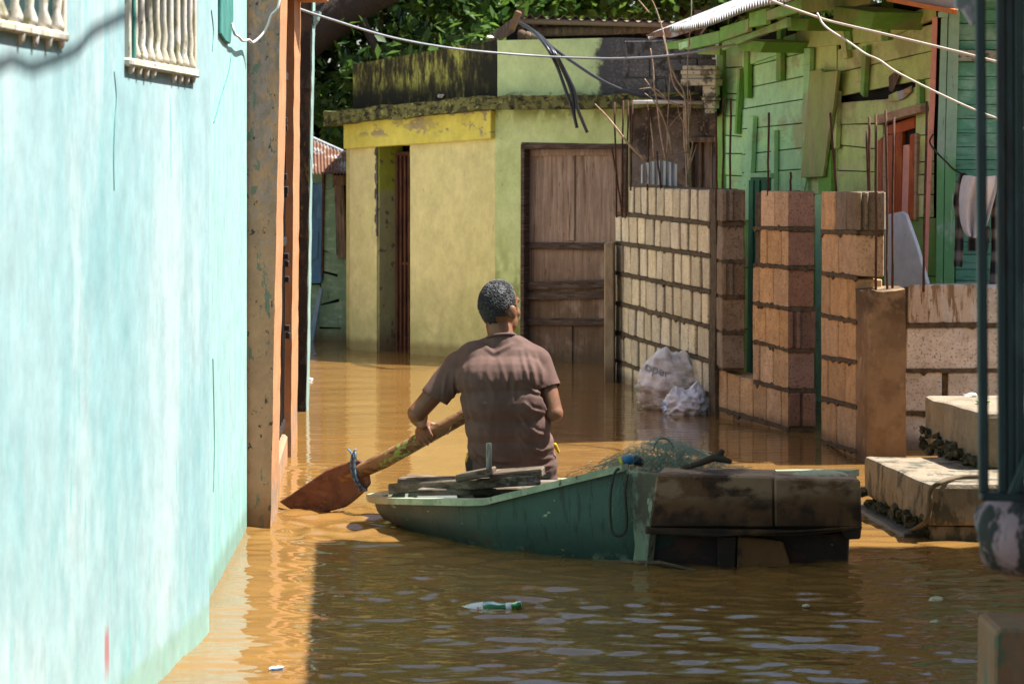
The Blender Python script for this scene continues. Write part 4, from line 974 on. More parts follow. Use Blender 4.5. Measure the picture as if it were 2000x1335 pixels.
board(pplane(1725, 15.1, 1815, 14.85), [(1728, 420), (1760, 413), (1768, 418), (1790, 480), (1814, 566), (1812, 700), (1726, 700)], .03, mat("pale_blue_panel", (.50, .60, .70), .6, [dict(c=(.58, .66, .74), s=(4, 4, 4), t=(.5, .6)), dict(c=(.2, .2, .2), s=(30, 30, 30), t=(.7, .73))]), None, "blue_panel")
bpn = [o for o in bpy.data.objects if o.name == "blue_panel"][0]
tag(bpn, "pale blue panel with slanting edge leaning behind the low wall", "panel")

# washing line and laundry
cable("clothes_line", [P(1822, 263, 15.3), P(1816, 278, 15.25), P(1828, 296, 15.2), P(1848, 316, 15.15), P(1872, 336, 15.1), P(1950, 366, 15.0), P(2060, 385, 14.95)], .006, M['wire_black'], "dark cord tied to the pink corner trim carrying the laundry", "cord")
def cloth(name, pl, outline_l, outline_r, ys_, m, depth, folds, label, seed=0, nx=14):
    """hanging sheet between a left and right pixel edge, folded in depth"""
    mb = MB(); ny = len(ys_); fs = []; vs = []
    for j in range(ny):
        for i in range(nx + 1):
            t = i / nx; x = outline_l[j] + (outline_r[j] - outline_l[j]) * t
            o = depth * math.sin(t * folds * 2 * math.pi + seed + j * .35) + depth * .4 * noise.noise(Vector((t * 4, j * .6, seed)))
            vs.append(pl.pt(x, ys_[j] + 1.5 * math.sin(t * 7 + seed), .03 + o))
    w = nx + 1
    for j in range(ny - 1):
        for i in range(nx): fs.append((j * w + i, j * w + i + 1, (j + 1) * w + i + 1, (j + 1) * w + i))
    mb.add(vs, fs); o = mb.build(name, m, None, smooth=True)
    md = o.modifiers.new("thickness", 'SOLIDIFY'); md.thickness = .006
    md = o.modifiers.new("soft", 'SUBSURF'); md.levels = 2; md.render_levels = 2
    return tag(o, label, "laundry", "laundry on the cord")
CL = pplane(1850, 15.12, 1960, 14.98)
def plaid(name):
    m = bpy.data.materials.new(name); m.use_nodes = True; nt = m.node_tree; N = nt.nodes; L = nt.links; b = N["Principled BSDF"]; b.inputs["Roughness"].default_value = .9
    g = N.new("ShaderNodeNewGeometry"); s = N.new("ShaderNodeSeparateXYZ"); L.new(g.outputs["Position"], s.inputs[0])
    def stripes(src, fr, ph):
        a = N.new("ShaderNodeMath"); a.operation = 'MULTIPLY_ADD'; a.inputs[1].default_value = fr; a.inputs[2].default_value = ph; L.new(src, a.inputs[0])
        q = N.new("ShaderNodeMath"); q.operation = 'SINE'; L.new(a.outputs[0], q.inputs[0])
        r = N.new("ShaderNodeMapRange"); r.inputs[1].default_value = -.2; r.inputs[2].default_value = .8; L.new(q.outputs[0], r.inputs[0]); return r.outputs[0]
    x = N.new("ShaderNodeMath"); x.operation = 'MULTIPLY_ADD'; L.new(stripes(s.outputs[2], 48, 0), x.inputs[0]); x.inputs[1].default_value = .65
    h = N.new("ShaderNodeMath"); h.operation = 'MULTIPLY'; L.new(stripes(s.outputs[0], 120, 1), h.inputs[0]); h.inputs[1].default_value = .35; L.new(h.outputs[0], x.inputs[2])
    mx = N.new("ShaderNodeMix"); mx.data_type = 'RGBA'; L.new(x.outputs[0], mx.inputs[0]); mx.inputs[6].default_value = (.018, .016, .016, 1); mx.inputs[7].default_value = (.30, .25, .22, 1)
    L.new(mx.outputs[2], b.inputs["Base Color"]); return m
M['plaid'] = plaid("grey_plaid_cloth")
cloth("plaid_cloth", CL, [1873, 1866, 1858, 1868, 1866, 1862, 1862], [1892, 1886, 1874, 1880, 1882, 1881, 1879], [337, 370, 395, 420, 455, 495, 522], M['plaid'], .012, 1.0, "narrow dark plaid cloth hanging left of the white garment", 1, 8)
cloth("plaid_cloth", CL, [1936, 1936, 1934, 1936, 1935, 1932, 1930], [1950, 1950, 1948, 1947, 1950, 1950, 1946], [366, 400, 435, 470, 500, 540, 577], M['plaid'], .012, 1.0, "long dark plaid cloth hanging right of the white garment", 2, 8)
cloth("plaid_cloth", CL, [1900, 1890, 1889, 1890], [1934, 1934, 1932, 1930], [440, 465, 478, 492], M['plaid'], .01, 1.5, "short striped cloth showing below the white garment", 3, 8)
cloth("white_garment", Plane(CL.at(0, 0, .05), CL.at(CL.len, 0, .05)), [1880, 1875, 1873, 1875, 1880, 1892], [1948, 1950, 1942, 1934, 1926, 1912], [343, 365, 395, 425, 450, 464], mat("white_cotton", (.75, .72, .72), .9, bump=.15, bscale=60), .045, 2.2, "crumpled white garment hung over the cord", 4, 18)

# ------------------------------------------------------------------ upper wires at the right
cable("cable", [P(1488, -6, 15.2), P(1540, 14, 15.0), P(1610, 38, 14.8), P(1640, 46, 14.7), P(1750, 72, 14.0), P(1870, 101, 13.5), P(1960, 124, 13.2), P(2080, 150, 12.9)], .0075, M['wire_cream'], "upper pale cable running to the sea green house")
cable("cable", [P(1596, 26, 14.8), P(1612, 52, 14.75), P(1660, 84, 14.5), P(1690, 105, 14.3), P(1718, 118, 14.2), P(1750, 140, 14.1), P(1820, 176, 13.8), P(1900, 213, 13.5), P(1965, 238, 13.2), P(2070, 280, 12.9)], .0065, M['wire_cream'], "lower pale cable crossing the pink corner trim")

# ------------------------------------------------------------------ odds and ends above the buff wall
MB_ = MB()
pl = pplane(1250, 18.2, 1325, 17.9)
vs = []; fs = []; nn = 32
top = lambda t: 322 - 8 * math.sin(t * 3.0); bot = lambda t: 358 + 6 * t
for j in range(2):
    for k in range(nn + 1):
        t = k / nn; x = 1252 + 70 * t
        vs.append(pl.pt(x, top(t) if j == 0 else bot(t), .03 + .012 * math.sin(t * 40)))
for k in range(nn): fs.append((nn + 1 + k, nn + 2 + k, k + 1, k))
o = MB().add(vs, fs).build("tin_scrap", mat("galvanised_tin", (.30, .34, .36), .45, [dict(c=(.42, .45, .46), s=(30, 30, 3), t=(.5, .6)), dict(c=(.2, .13, .09), s=(10, 10, 10), t=(.64, .68))], metal=.4))
o.modifiers.new("t", 'SOLIDIFY').thickness = .004
tag(o, "grey corrugated tin scrap lying on top of the buff block wall", "tin sheet")
ml = thing("moulded_trim", "weathered cream L-shaped moulded concrete corner piece beside the green house", "moulding", (1.45, 19.3, 2.0))
MP = pplane(1325, 19.4, 1400, 19.2)
M['cream_trim'] = mat("mouldy_cream_concrete", (.58, .51, .36), .9, [dict(c=(.16, .13, .08), s=(9, 9, 12), t=(.5, .62), d=6), dict(c=(.05, .045, .03), s=(24, 24, 24), t=(.62, .68))], bump=.5, bscale=60)
for (y0, y1, x0, x1, o_) in ((128, 137, 1332, 1398, .06), (137, 146, 1329, 1398, .085), (146, 154, 1331, 1398, .07), (154, 167, 1329, 1398, .1), (167, 190, 1372, 1397, .07), (190, 196, 1370, 1397, .085), (196, 212, 1374, 1396, .07), (212, 221, 1376, 1394, .05)):
    board(MP, [(x0, y0), (x1, y0 + .5), (x1, y1), (x0, y1)], o_, M['cream_trim'], ml, "moulding_course", 0, bevel=.006)
MB().bar(MP.pt(1340, 150, -.02), YF.pt(1345, 150, -.01), .3, .1).build("anchor", M['grey_concrete'], ml)
MB().bar(MP.pt(1385, 190, -.02), YF.pt(1390, 190, -.01), .1, .3).build("anchor", M['grey_concrete'], ml)

# bare branches
M['twig'] = mat("bare_brown_twig", (.40, .26, .16), .85, [dict(c=(.52, .40, .30), s=(30, 30, 30), t=(.5, .6))])
tr = thing("bare_shrub", "leafless brown shrub growing behind the buff block wall", "shrub", tuple(P(1345, 0, 18.7).xy) + (ZG,))
MB().tube(arc([P(1346, 900, 18.7), P(1345, 360, 18.7), P(1340, 280, 18.7), P(1339, 200, 18.7)], 5), [.022] * 10 + [.02] * 6, 7).build("stem", M['twig'], tr, smooth=True)
for pts, r_ in (([(1344, 300), (1337, 190), (1322, 155), (1306, 118), (1296, 60), (1280, 12), (1262, -20)], .009), ([(1340, 195), (1318, 168), (1308, 130), (1304, 110), (1294, 70)], .008), ([(1346, 330), (1344, 250), (1348, 200), (1346, 175)], .008), ([(1344, 360), (1336, 250), (1328, 225), (1324, 205)], .006),
                ([(1338, 210), (1310, 200), (1280, 180), (1258, 154)], .008), ([(1300, 192), (1278, 173), (1248, 174)], .006), ([(1312, 300), (1306, 260), (1290, 220), (1275, 195), (1260, 182)], .008), ([(1300, 312), (1292, 260), (1283, 200), (1278, 172), (1275, 130), (1271, 95)], .009), ([(1278, 310), (1273, 262), (1268, 215), (1264, 198)], .007),
                ([(1307, 245), (1303, 300), (1308, 170), (1311, 140)], .006), ([(1255, 352), (1275, 328), (1293, 309)], .013), ([(1262, 315), (1230, 282), (1200, 247), (1180, 222), (1163, 203)], .011), ([(1346, 295), (1320, 300), (1290, 303), (1262, 310)], .006), ([(1346, 330), (1352, 280), (1344, 270), (1346, 240), (1342, 130), (1349, 30), (1349, -20)], .007), ([(1340, 345), (1356, 300), (1360, 282)], .006), ([(1268, 25), (1250, 5), (1235, -12)], .006), ([(1308, 245), (1320, 232), (1336, 215)], .005)):
    D = 18.5 + random.uniform(-.15, .15)
    ap = arc([P(x + random.uniform(-1.5, 1.5), y, D) for x, y in pts], 5)
    MB().tube(ap, [r_ * (.95 - .6 * k / len(ap)) for k in range(len(ap))], 5).build("branch", M['twig'], tr, smooth=True)

# ------------------------------------------------------------------ concrete steps
M['step'] = mat("muddy_concrete_step", (.28, .22, .15), .8, [dict(c=(.22, .17, .11), s=(6, 6, 6), t=(.40, .64), d=8), dict(c=(.12, .09, .06), s=(12, 12, 9), t=(.55, .66), d=7, a=.5), dict(c=(.04, .042, .02), s=(14, 14, 6), t=(.45, .55), m=[(2, .12, .0)], a=.9), dict(c=(.05, .05, .03), s=(12, 12, 5), t=(.5, .58), m=[(2, .36, .28)], a=.8)], bump=.8, bscale=50, bdist=.012, spec=.5)
sp = thing("concrete_steps", "worn muddy concrete steps climbing out of the water at the right", "steps", (2.2, 11.8, ZG))
def slab(fp, z0, z1, name, nsub=3):
    o = MB().prism([(x, y, z0) for x, y in fp], (0, 0, z1 - z0)).build(name, M['step'], sp, bevel=.022, seg=2, sub=0)
    b = bmesh.new(); b.from_mesh(o.data)
    bmesh.ops.subdivide_edges(b, edges=[e for e in b.edges if e.calc_length() > .09], cuts=5, use_grid_fill=True)
    for v_ in b.verts:
        p = v_.co * 7; v_.co += Vector((noise.noise(p), noise.noise(p + Vector((5, 0, 0))), noise.noise(p + Vector((0, 9, 0))))) * .012
    b.to_mesh(o.data); b.free(); return o
slab([(1.664, 12.08), (1.80, 11.07), (2.75, 11.0), (2.75, 12.1)], .065, .245, "step")
slab([(1.715, 12.05), (1.815, 11.09), (2.75, 11.03), (2.75, 12.1)], ZG, .063, "base")
slab([(2.0, 12.42), (2.12, 11.62), (2.9, 11.5), (2.9, 12.6)], .247, .50, "step")
slab([(2.14, 12.4), (2.2, 11.7), (2.8, 11.7), (2.8, 12.5)], ZG, .246, "base")
# mud ledge and rubble under the overhang
lg = slab([(1.60, 12.2), (1.70, 11.15), (1.85, 11.2), (1.85, 12.2)], ZG, .02, "mud_ledge")
lg.data.materials[0] = mat("wet_mud", (.10, .075, .045), .35, [dict(c=(.05, .038, .024), s=(20, 20, 20), t=(.45, .6), d=6)], bump=1, bscale=60, bdist=.01, spec=.6)
M['rubble'] = mat("dark_mossy_rubble", (.06, .055, .03), .95, [dict(c=(.12, .095, .06), s=(30, 30, 30), t=(.5, .6)), dict(c=(.025, .03, .012), s=(20, 20, 20), t=(.5, .6))], bump=1, bscale=70)
for k in range(70):
    t = random.random(); q = Vector((1.668, 12.06, 0)).lerp(Vector((1.795, 11.12, 0)), t) + Vector((random.uniform(-.012, .04), 0, random.uniform(-.01, .085)))
    r_ = random.uniform(.012, .03); MB().ell(q, (r_, r_ * 1.2, r_ * .8), 6, 4).build("stone", M['rubble'], sp, jit=.011)
for k in range(26):
    t = random.random(); q = Vector((2.0, 12.4, 0)).lerp(Vector((2.12, 11.65, 0)), t) + Vector((random.uniform(-.03, .01), 0, .25 + random.uniform(0, .09) * (1 - t * .4)))
    r_ = random.uniform(.014, .03); MB().ell(q, (r_, r_ * 1.2, r_ * .8), 7, 5).build("stone", M['rubble'], sp, jit=.011)
cable("rope", [P(1916, 930, 11.15), WP(1870, 932, .26), WP(1838, 941, .262), P(1818, 958, 11.02), P(1815, 1000, 11.03), P(1806, 1020, 11.05), P(1780, 1036, 11.2), P(1750, 1042, 11.3)], .011, mat("muddy_rope", (.14, .105, .065), .95, bump=.6, bscale=120), "muddy rope draped over the lowest step into the water", "rope")
for (x, y, z, lb) in ((1895, 772, .51, "white scrap of litter on the second step"), (1920, 783, .51, "pale green scrap of litter on the second step")):
    q = WP(x, y, z); o = MB().ell(q, (.035, .02, .01), 8, 5).build("litter", M['wire_white'] if x < 1900 else mat("green_scrap", (.3, .42, .2)), None, jit=.006); tag(o, lb, "litter")

# ------------------------------------------------------------------ near right: porch grille and ledge, plus an unseen house added for shade
M['gate_green'] = mat("dark_teal_iron", (.010, .030, .030), .5, [dict(c=(.025, .06, .055), s=(20, 20, 5), t=(.5, .62)), dict(c=(.01, .014, .014), s=(14, 14, 3), t=(.5, .6))], spec=.5)
nh = thing("porch_grille_and_shade_house", "dark teal iron porch grille at the right edge, with an unseen house added for shade", "house", (2.6, 6.2, ZG))
D5 = 5.0
for (x0, x1, w_) in ((1914, 1921, .019), (1956, 1958, .017), (1974, 1975, .015), (1992, 1992, .018), (2012, 2012, .016), (2040, 2040, .016), (2070, 2070, .016)):
    MB().bar(P(x0 - 4, -600, D5), P(x1, 962, D5), w_, w_).build("grille_bar", M['gate_green'], nh, bevel=.003)
MB().bar(P(1914, 968, D5), P(2120, 972, D5), .03, .016).build("grille_rail", M['gate_green'], nh, bevel=.003)
MB().box((.88, 4.96, 2.555), (2.3, 5.06, 2.63)).build("porch_beam", M['gate_green'], nh, bevel=.004)
MB().bar(P(1975, 965, D5 - .05), P(2010, 880, D5 - .05), .012, .012).build("grille_brace", M['gate_green'], nh)
MB().prism([P(1862, -70, 5.2), P(1918, -70, 5.2), P(1916, 30, 5.2), P(1900, 52, 5.2), P(1880, 20, 5.2), P(1866, 16, 5.2)], (0, .02, 0)).build("bracket", mat("grey_bracket", (.19, .22, .22), .5, [dict(c=(.42, .37, .40), s=(9, 9, 9), t=(.5, .58))]), nh, bevel=.004)
led = MB(); ctr = P(2010, 1040, 5.1)
o = MB().ell(Vector((1.03, 5.12, .905)), (.105, .16, .085), 20, 14).build("ledge_end", mat("peeling_pink_ledge", (.27, .19, .21), .85, [dict(c=(.07, .12, .10), s=(14, 14, 5), t=(.58, .64), d=5), dict(c=(.03, .032, .028), s=(12, 12, 5), t=(.48, .54), d=5), dict(c=(.26, .15, .18), s=(10, 10, 4), t=(.58, .64))], bump=.8, bscale=30, bdist=.01), nh, smooth=True)
for v_ in o.data.vertices:
    p = v_.co * 14; v_.co += Vector((noise.noise(p), noise.noise(p + Vector((3, 0, 0))), noise.noise(p + Vector((0, 7, 0))))) * .022
MB().prism([(1.1, 5.25, .55), (2.3, 5.25, .7), (2.3, 1.5, .7), (1.1, 1.5, .55)], (0, 0, .42)).build("porch_slab", M['grey_concrete'], nh)
MB().box((1.2, 1.5, ZG), (2.3, 5.2, .54)).build("porch_base", M['grey_concrete'], nh)
MB().prism([P(1944, 1236, 6.6), P(1952, 1228, 6.6), P(2100, 1232, 6.6), P(2100, 1700, 6.6), P(1938, 1700, 6.6)], (0, .25, 0)).build("gatepost", mat("peeling_brown_post", (.34, .18, .10), .85, [dict(c=(.16, .19, .12), s=(14, 14, 7), t=(.52, .6), d=5), dict(c=(.32, .2, .12), s=(9, 9, 4), t=(.5, .6))], bump=.6, bscale=30), nh, bevel=.012)
MB().box((2.3, 1.0, ZG), (5.5, 10.6, 4.7)).build("wall", mat("shade_house_wall", (.40, .34, .26), .9), nh)  # unseen block of the added shade house
MB().prism([(1.22, .9, 2.62), (2.3, .9, 3.1), (2.3, 11.2, 3.1), (.56, 11.2, 2.62)], (0, 0, .04)).build("shade_awning", M['tin'], nh)  # unseen awning, added to deepen the shade on water and boat
MB().prism([(2.3, .5, 4.72), (6, .5, 5.7), (6, 11.2, 5.7), (1.66, 11.2, 4.62)], (0, 0, .05)).build("roof", M['tin'], nh)  # unseen eave, placed for where its shadow edge falls on the water
# ------------------------------------------------------------------ sandbags by the buff wall
def bag(name, c, r, m, label, seed, fold, top):
    mb = MB().ell(c, r, 72, 48); c = Vector(c)
    out = []
    for p in mb.v:
        d = (Vector(p) - c); u = Vector((d.x / r[0], d.y / r[1], d.z / r[2]))
        # squarer than a ball, with creases and a pinched mouth
        k = 1 + .10 * (abs(u.x) ** 3 + abs(u.y) ** 3 + abs(u.z) ** 3 - .6)
        cre = fold * (abs(noise.noise(u * 2.2 + Vector((seed, 0, 0)))) * 1.0 + .5 * abs(noise.noise(u * 5 + Vector((0, seed, 0)))) + .35 * abs(noise.noise(Vector((u.x * 4, u.y * 4, u.z * 13)) + Vector((seed, seed, 0)))))
        q = c + d * (k - cre)
        for (dx, dy, hz, w) in top:
            q.z += hz * math.exp(-(((u.x - dx) / w) ** 2 + ((u.y - dy) / w) ** 2)) * max(0, u.z) ** 2
        out.append(tuple(q))
    mb.v = out
    o = mb.build(name, m, None, smooth=True)
    return tag(o, label, "sack", "sacks at the foot of the buff wall")
M['sack'] = mat("muddy_white_sack", (.80, .77, .73), .75, [dict(c=(.36, .26, .175), s=(3, 3, 14), t=(.42, .62), d=6, m=[(2, .42, .18)]), dict(c=(.30, .19, .115), s=(6, 6, 40), t=(.52, .60), d=5, m=[(2, .34, .1)], a=.75), dict(c=(.30, .42, .22), s=(3, 3, 3), t=(.1, .2), m=[(0, .845, .825)], a=.7, w=.02), dict(c=(.54, .49, .44), s=(9, 9, 9), t=(.5, .62))], bump=.3, bscale=70)
M['bagwhite'] = mat("white_plastic_bag", (.78, .78, .80), .45, [dict(c=(.14, .24, .46), s=(14, 14, 14), t=(.47, .55), d=4, m=[(0, 1.06, 1.0), (2, .16, .06)], w=.05), dict(c=(.45, .42, .38), s=(5, 5, 5), t=(.55, .7))], bump=.5, bscale=18, spec=.5)
s1 = P(1306, 742, 16.9)
sack = bag("sack", (s1.x, 16.95, .13), (.225, .2, .235), M['sack'], "bulging muddy white sack leaning on the buff wall", 3.1, .2, [(-.25, -.2, .06, .4), (.55, -.1, .075, .22)])
s2 = P(1340, 770, 16.55)
bag("plastic_bag", (s2.x, 16.58, .045), (.165, .15, .12), M['bagwhite'], "crumpled white and blue plastic bag in front of the sack", 8.4, .34, [(.65, -.2, .13, .35), (-.55, -.3, .07, .3)])
fc = bpy.data.curves.new("print", 'FONT'); fc.body = "oper"; fc.size = .085; fc.extrude = .0
fo = bpy.data.objects.new("print_tmp", fc); COL.objects.link(fo)
dg = bpy.context.evaluated_depsgraph_get(); pm = bpy.data.meshes.new_from_object(fo.evaluated_get(dg)); bpy.data.objects.remove(fo)
b = bmesh.new(); b.from_mesh(pm); bmesh.ops.triangulate(b, faces=b.faces); bmesh.ops.subdivide_edges(b, edges=b.edges, cuts=1); b.to_mesh(pm); b.free()
bpy.context.view_layer.update()
base = P(1263, 729, 16.6)
for v_ in pm.vertices:
    x, y = v_.co.x * 1.0, v_.co.y
    t = R(-17); px = base.x + x * math.cos(t) - y * math.sin(t) * .6; pz = base.z + x * math.sin(t) + y * math.cos(t)
    loc = sack.matrix_world.inverted() @ Vector((px, 15, pz))
    hit, hp, hn, _ = sack.ray_cast(loc, Vector((0, 1, 0)))
    q = (hp + hn * .005 + Vector((0, -.003, 0))) if hit else loc + Vector((0, 1.85, 0))
    v_.co = q
pm.materials.clear(); pm.materials.append(mat("grey_print", (.30, .29, .27), .8))
po = bpy.data.objects.new("print", pm); COL.objects.link(po); po.parent = sack; WLOC[po.name] = WLOC[sack.name]

# ------------------------------------------------------------------ boat
M['hull'] = mat("worn_green_hull", (.05, .11, .088), .55, [
    dict(c=(.115, .09, .066), s=(2.5, 2.5, 3), t=(.2, .4), d=5, m=[(0, .0, -.35)], a=.85),
    dict(c=(.03, .06, .055), s=(3, 3, 5), t=(.25, .5), d=5, m=[(2, .22, .04)], a=.85),
    dict(c=(.12, .04, .03), s=(5, 5, 12), t=(.56, .63), d=5, m=[(2, .15, .05)], a=.7),
    dict(c=(.34, .40, .30), s=(22, 22, 16), t=(.54, .57), d=7, m=[(2, .07, .0), (0, -.3, .1)]),
    dict(c=(.40, .45, .35), s=(12, 12, 18), t=(.665, .68), d=5, a=.9),
    dict(c=(.028, .045, .036), s=(30, 30, 5), t=(.54, .64), d=6, a=.7)], bump=.3, bscale=40, spec=.45)
M['rail'] = mat("pale_green_gunwale", (.40, .44, .30), .7, [dict(c=(.27, .33, .22), s=(9, 9, 9), t=(.45, .6)), dict(c=(.10, .09, .05), s=(40, 40, 20), t=(.63, .68), d=5), dict(c=(.34, .22, .12), s=(5, 5, 5), t=(.45, .55), m=[(0, -.45, -.55)], a=.8)], bump=.3, bscale=50)
M['stern'] = mat("dirty_rust_stern", (.155, .08, .04), .75, [dict(c=(.045, .026, .017), s=(4, 4, 5), t=(.42, .56), d=6), dict(c=(.018, .013, .010), s=(6, 6, 4), t=(.35, .55), m=[(2, .30, .17)], a=.85), dict(c=(.30, .20, .125), s=(6, 6, 12), t=(.40, .55), d=6, m=[(2, .27, .35)]), dict(c=(.04, .022, .016), s=(26, 26, 3), t=(.62, .68))], bump=.4, bscale=40)
M['stern_dark'] = mat("near_black_planks", (.022, .014, .011), .5, [dict(c=(.06, .022, .014), s=(5, 5, 8), t=(.5, .6)), dict(c=(.3, .26, .19), s=(16, 16, 16), t=(.70, .73))], bump=.4, bscale=40, spec=.5)  # near-black colour for the recessed part below the stern panels
M['wedge'] = mat("rusty_wedge_board", (.17, .085, .035), .8, [dict(c=(.06, .03, .018), s=(8, 8, 8), t=(.5, .62), d=5)], bump=.4, bscale=40)
M['grey_plank'] = mat("weathered_boat_plank", (.12, .085, .06), .9, [dict(c=(.20, .155, .115), s=(6, 20, 40), t=(.5, .6), d=5), dict(c=(.05, .038, .028), s=(6, 16, 30), t=(.52, .62), d=6)], bump=.6, bscale=60, bstretch=(.2, .6, 1.5), var=.15)
bt = thing("rowing_boat", "small worn green rowing boat with rust brown stern and pale gunwale", "boat", (.4, 11.1, -.15))
near = [P(1221, 917, 10.42), P(1090, 949, 10.58), P(976, 977, 10.75), P(935, 984, 10.82), P(840, 983, 11.12), P(753, 981, 11.47), P(730, 977, 11.6)]
far = [Vector((-.28, 12.02, .11)), Vector((.1, 11.80, .15)), Vector((.6, 11.42, .21)), Vector((1.1, 11.06, .28)), Vector((1.45, 10.80, .315))]
stern_n = P(1283, 925, 10.32); 
def bottom(p, inset, z):
    c = Vector((.42, 11.12, 0)); d = Vector((p.x, p.y, 0)) - c
    return Vector((c.x + d.x * inset, c.y + d.y * inset, z))
loop = near + far + [Vector((1.43, 10.62, .33)), stern_n + Vector((.0, .06, 0))]
nL = len(loop); vs = []
rows_ = [(1.0, None), (.985, .55), (.955, .2), (.90, 0.), (.80, -1)]
for (ins, zf) in rows_:
    for p in loop:
        z = p.z if zf is None else (p.z * zf if zf >= 0 else -.16)
        q = bottom(p, ins, z)
        vs.append(q)
fs = []
for r_ in range(len(rows_) - 1):
    for i in range(nL): fs.append((r_ * nL + i, r_ * nL + (i + 1) % nL, (r_ + 1) * nL + (i + 1) % nL, (r_ + 1) * nL + i))
fs.append(tuple((len(rows_) - 1) * nL + i for i in range(nL)))
# inside skin and raised floor
b0 = len(vs)
for (ins, zf) in ((.965, None), (.93, .4), (.91, 'floor')):
    for p in loop: vs.append(bottom(p, ins, p.z - .003 if zf is None else (.045 + (p.z * .4 - .045) * .6 if zf == .4 else .03)))
for i in range(nL): fs.append((i, b0 + i, b0 + (i + 1) % nL, (i + 1) % nL))
for r_ in range(2):
    for i in range(nL): fs.append((b0 + r_ * nL + i, b0 + (r_ + 1) * nL + i, b0 + (r_ + 1) * nL + (i + 1) % nL, b0 + r_ * nL + (i + 1) % nL))
fs.append(tuple(b0 + 2 * nL + i for i in reversed(range(nL))))
hull = MB().add(vs, fs).build("hull", M['hull'], bt, recalc=True, smooth=True); hull.data.set_sharp_from_angle(angle=R(40))
def rail(pts, name, m, w=.055, h=.024):
    mb = MB(); pts = arc(pts, 5); vs = []; fs = []
    for i, p in enumerate(pts):
        d = (pts[min(i + 1, len(pts) - 1)] - pts[max(i - 1, 0)]); d.z = 0; d.normalize(); s = Vector((d.y, -d.x, 0))
        for (a, b_) in ((w * .45, h), (-w * .55, h), (-w * .55, -.004), (w * .45, -.004)): vs.append(p + s * a + Vector((0, 0, b_)))
    for i in range(len(pts) - 1):
        for k in range(4): fs.append((i * 4 + k, i * 4 + (k + 1) % 4, (i + 1) * 4 + (k + 1) % 4, (i + 1) * 4 + k))
    fs += [(3, 2, 1, 0), tuple((len(pts) - 1) * 4 + k for k in range(4))]
    return mb.add(vs, fs).build(name, m, bt, recalc=True)
rail(near, "gunwale", M['rail'])
rail(far, "gunwale", M['rail'])
rail([near[-1] + Vector((.0, .01, 0)), near[-1].lerp(far[0], .5), far[0]], "bow_board", M['rail'], .09)
# stern box: two big panels, cut back below
sb = MB().prism([P(1283, 926, 10.30), P(1511, 931, 10.36), P(1511, 1031, 10.36), P(1268, 1030, 10.30)], (.04, .26, 0)).build("stern_panel", M['stern'], bt, bevel=.008, jit=.003)
MB().prism([P(1513, 934, 10.35), P(1679, 936, 10.42), P(1683, 1031, 10.42), P(1513, 1030, 10.35)], (.0, .26, 0)).build("stern_panel", M['stern'], bt, bevel=.008, jit=.003)
MB().prism([P(1262, 1030, 10.29), P(1440, 1034, 10.32), P(1560, 1036, 10.35), P(1684, 1026, 10.42), P(1684, 1034, 10.42), P(1560, 1046, 10.35), P(1440, 1046, 10.32), P(1400, 1049, 10.31), P(1260, 1042, 10.29)], (.0, .05, 0)).build("stern_lip", M['stern'], bt, bevel=.004)
MB().prism([P(1221, 918, 10.42), P(1284, 926, 10.315), P(1268, 1040, 10.315), P(1262, 1112, 10.37), P(1232, 1100, 10.5)], (.03, .03, 0)).build("corner_panel", mat("pale_scuffed_corner", (.21, .26, .19), .7, [dict(c=(.10, .085, .06), s=(6, 6, 4), t=(.45, .55), d=6), dict(c=(.30, .35, .27), s=(20, 20, 9), t=(.6, .66))], bump=.3, bscale=40), bt, bevel=.004)
MB().prism([P(1266, 1040, 10.42), P(1660, 1040, 10.52), P(1655, 1140, 10.52), P(1266, 1150, 10.42)], (.0, .3, 0)).build("stern_lower", M['stern_dark'], bt, bevel=.006)
MB().prism([P(1441, 1046, 10.38), P(1530, 1056, 10.40), P(1546, 1108, 10.40), P(1440, 1110, 10.38)], (0, .05, 0)).build("wedge_board", M['wedge'], bt, bevel=.006)
MB().prism([P(1400, 1046, 10.37), P(1440, 1046, 10.37), P(1436, 1125, 10.39), P(1404, 1125, 10.39)], (0, .06, 0)).build("brace", M['stern_dark'], bt, bevel=.006)
MB().prism([P(1640, 1030, 10.44), P(1683, 1030, 10.44), P(1681, 1052, 10.44), P(1650, 1054, 10.44)], (0, .1, 0)).build("brace", M['stern_dark'], bt, bevel=.006)
MB().prism([P(1150, 1092, 10.52), P(1290, 1094, 10.33), P(1372, 1114, 10.30), P(1330, 1112, 10.34), P(1240, 1104, 10.42)], (0, .0, -.012)).build("bottom_flap", M['grey_plank'], bt)
MB().prism([(.70, 10.50, .285), (1.42, 10.58, .285), (1.2, 11.0, .27), (.75, 10.9, .27)], (0, 0, .012)).build("stern_deck", M['stern'], bt)
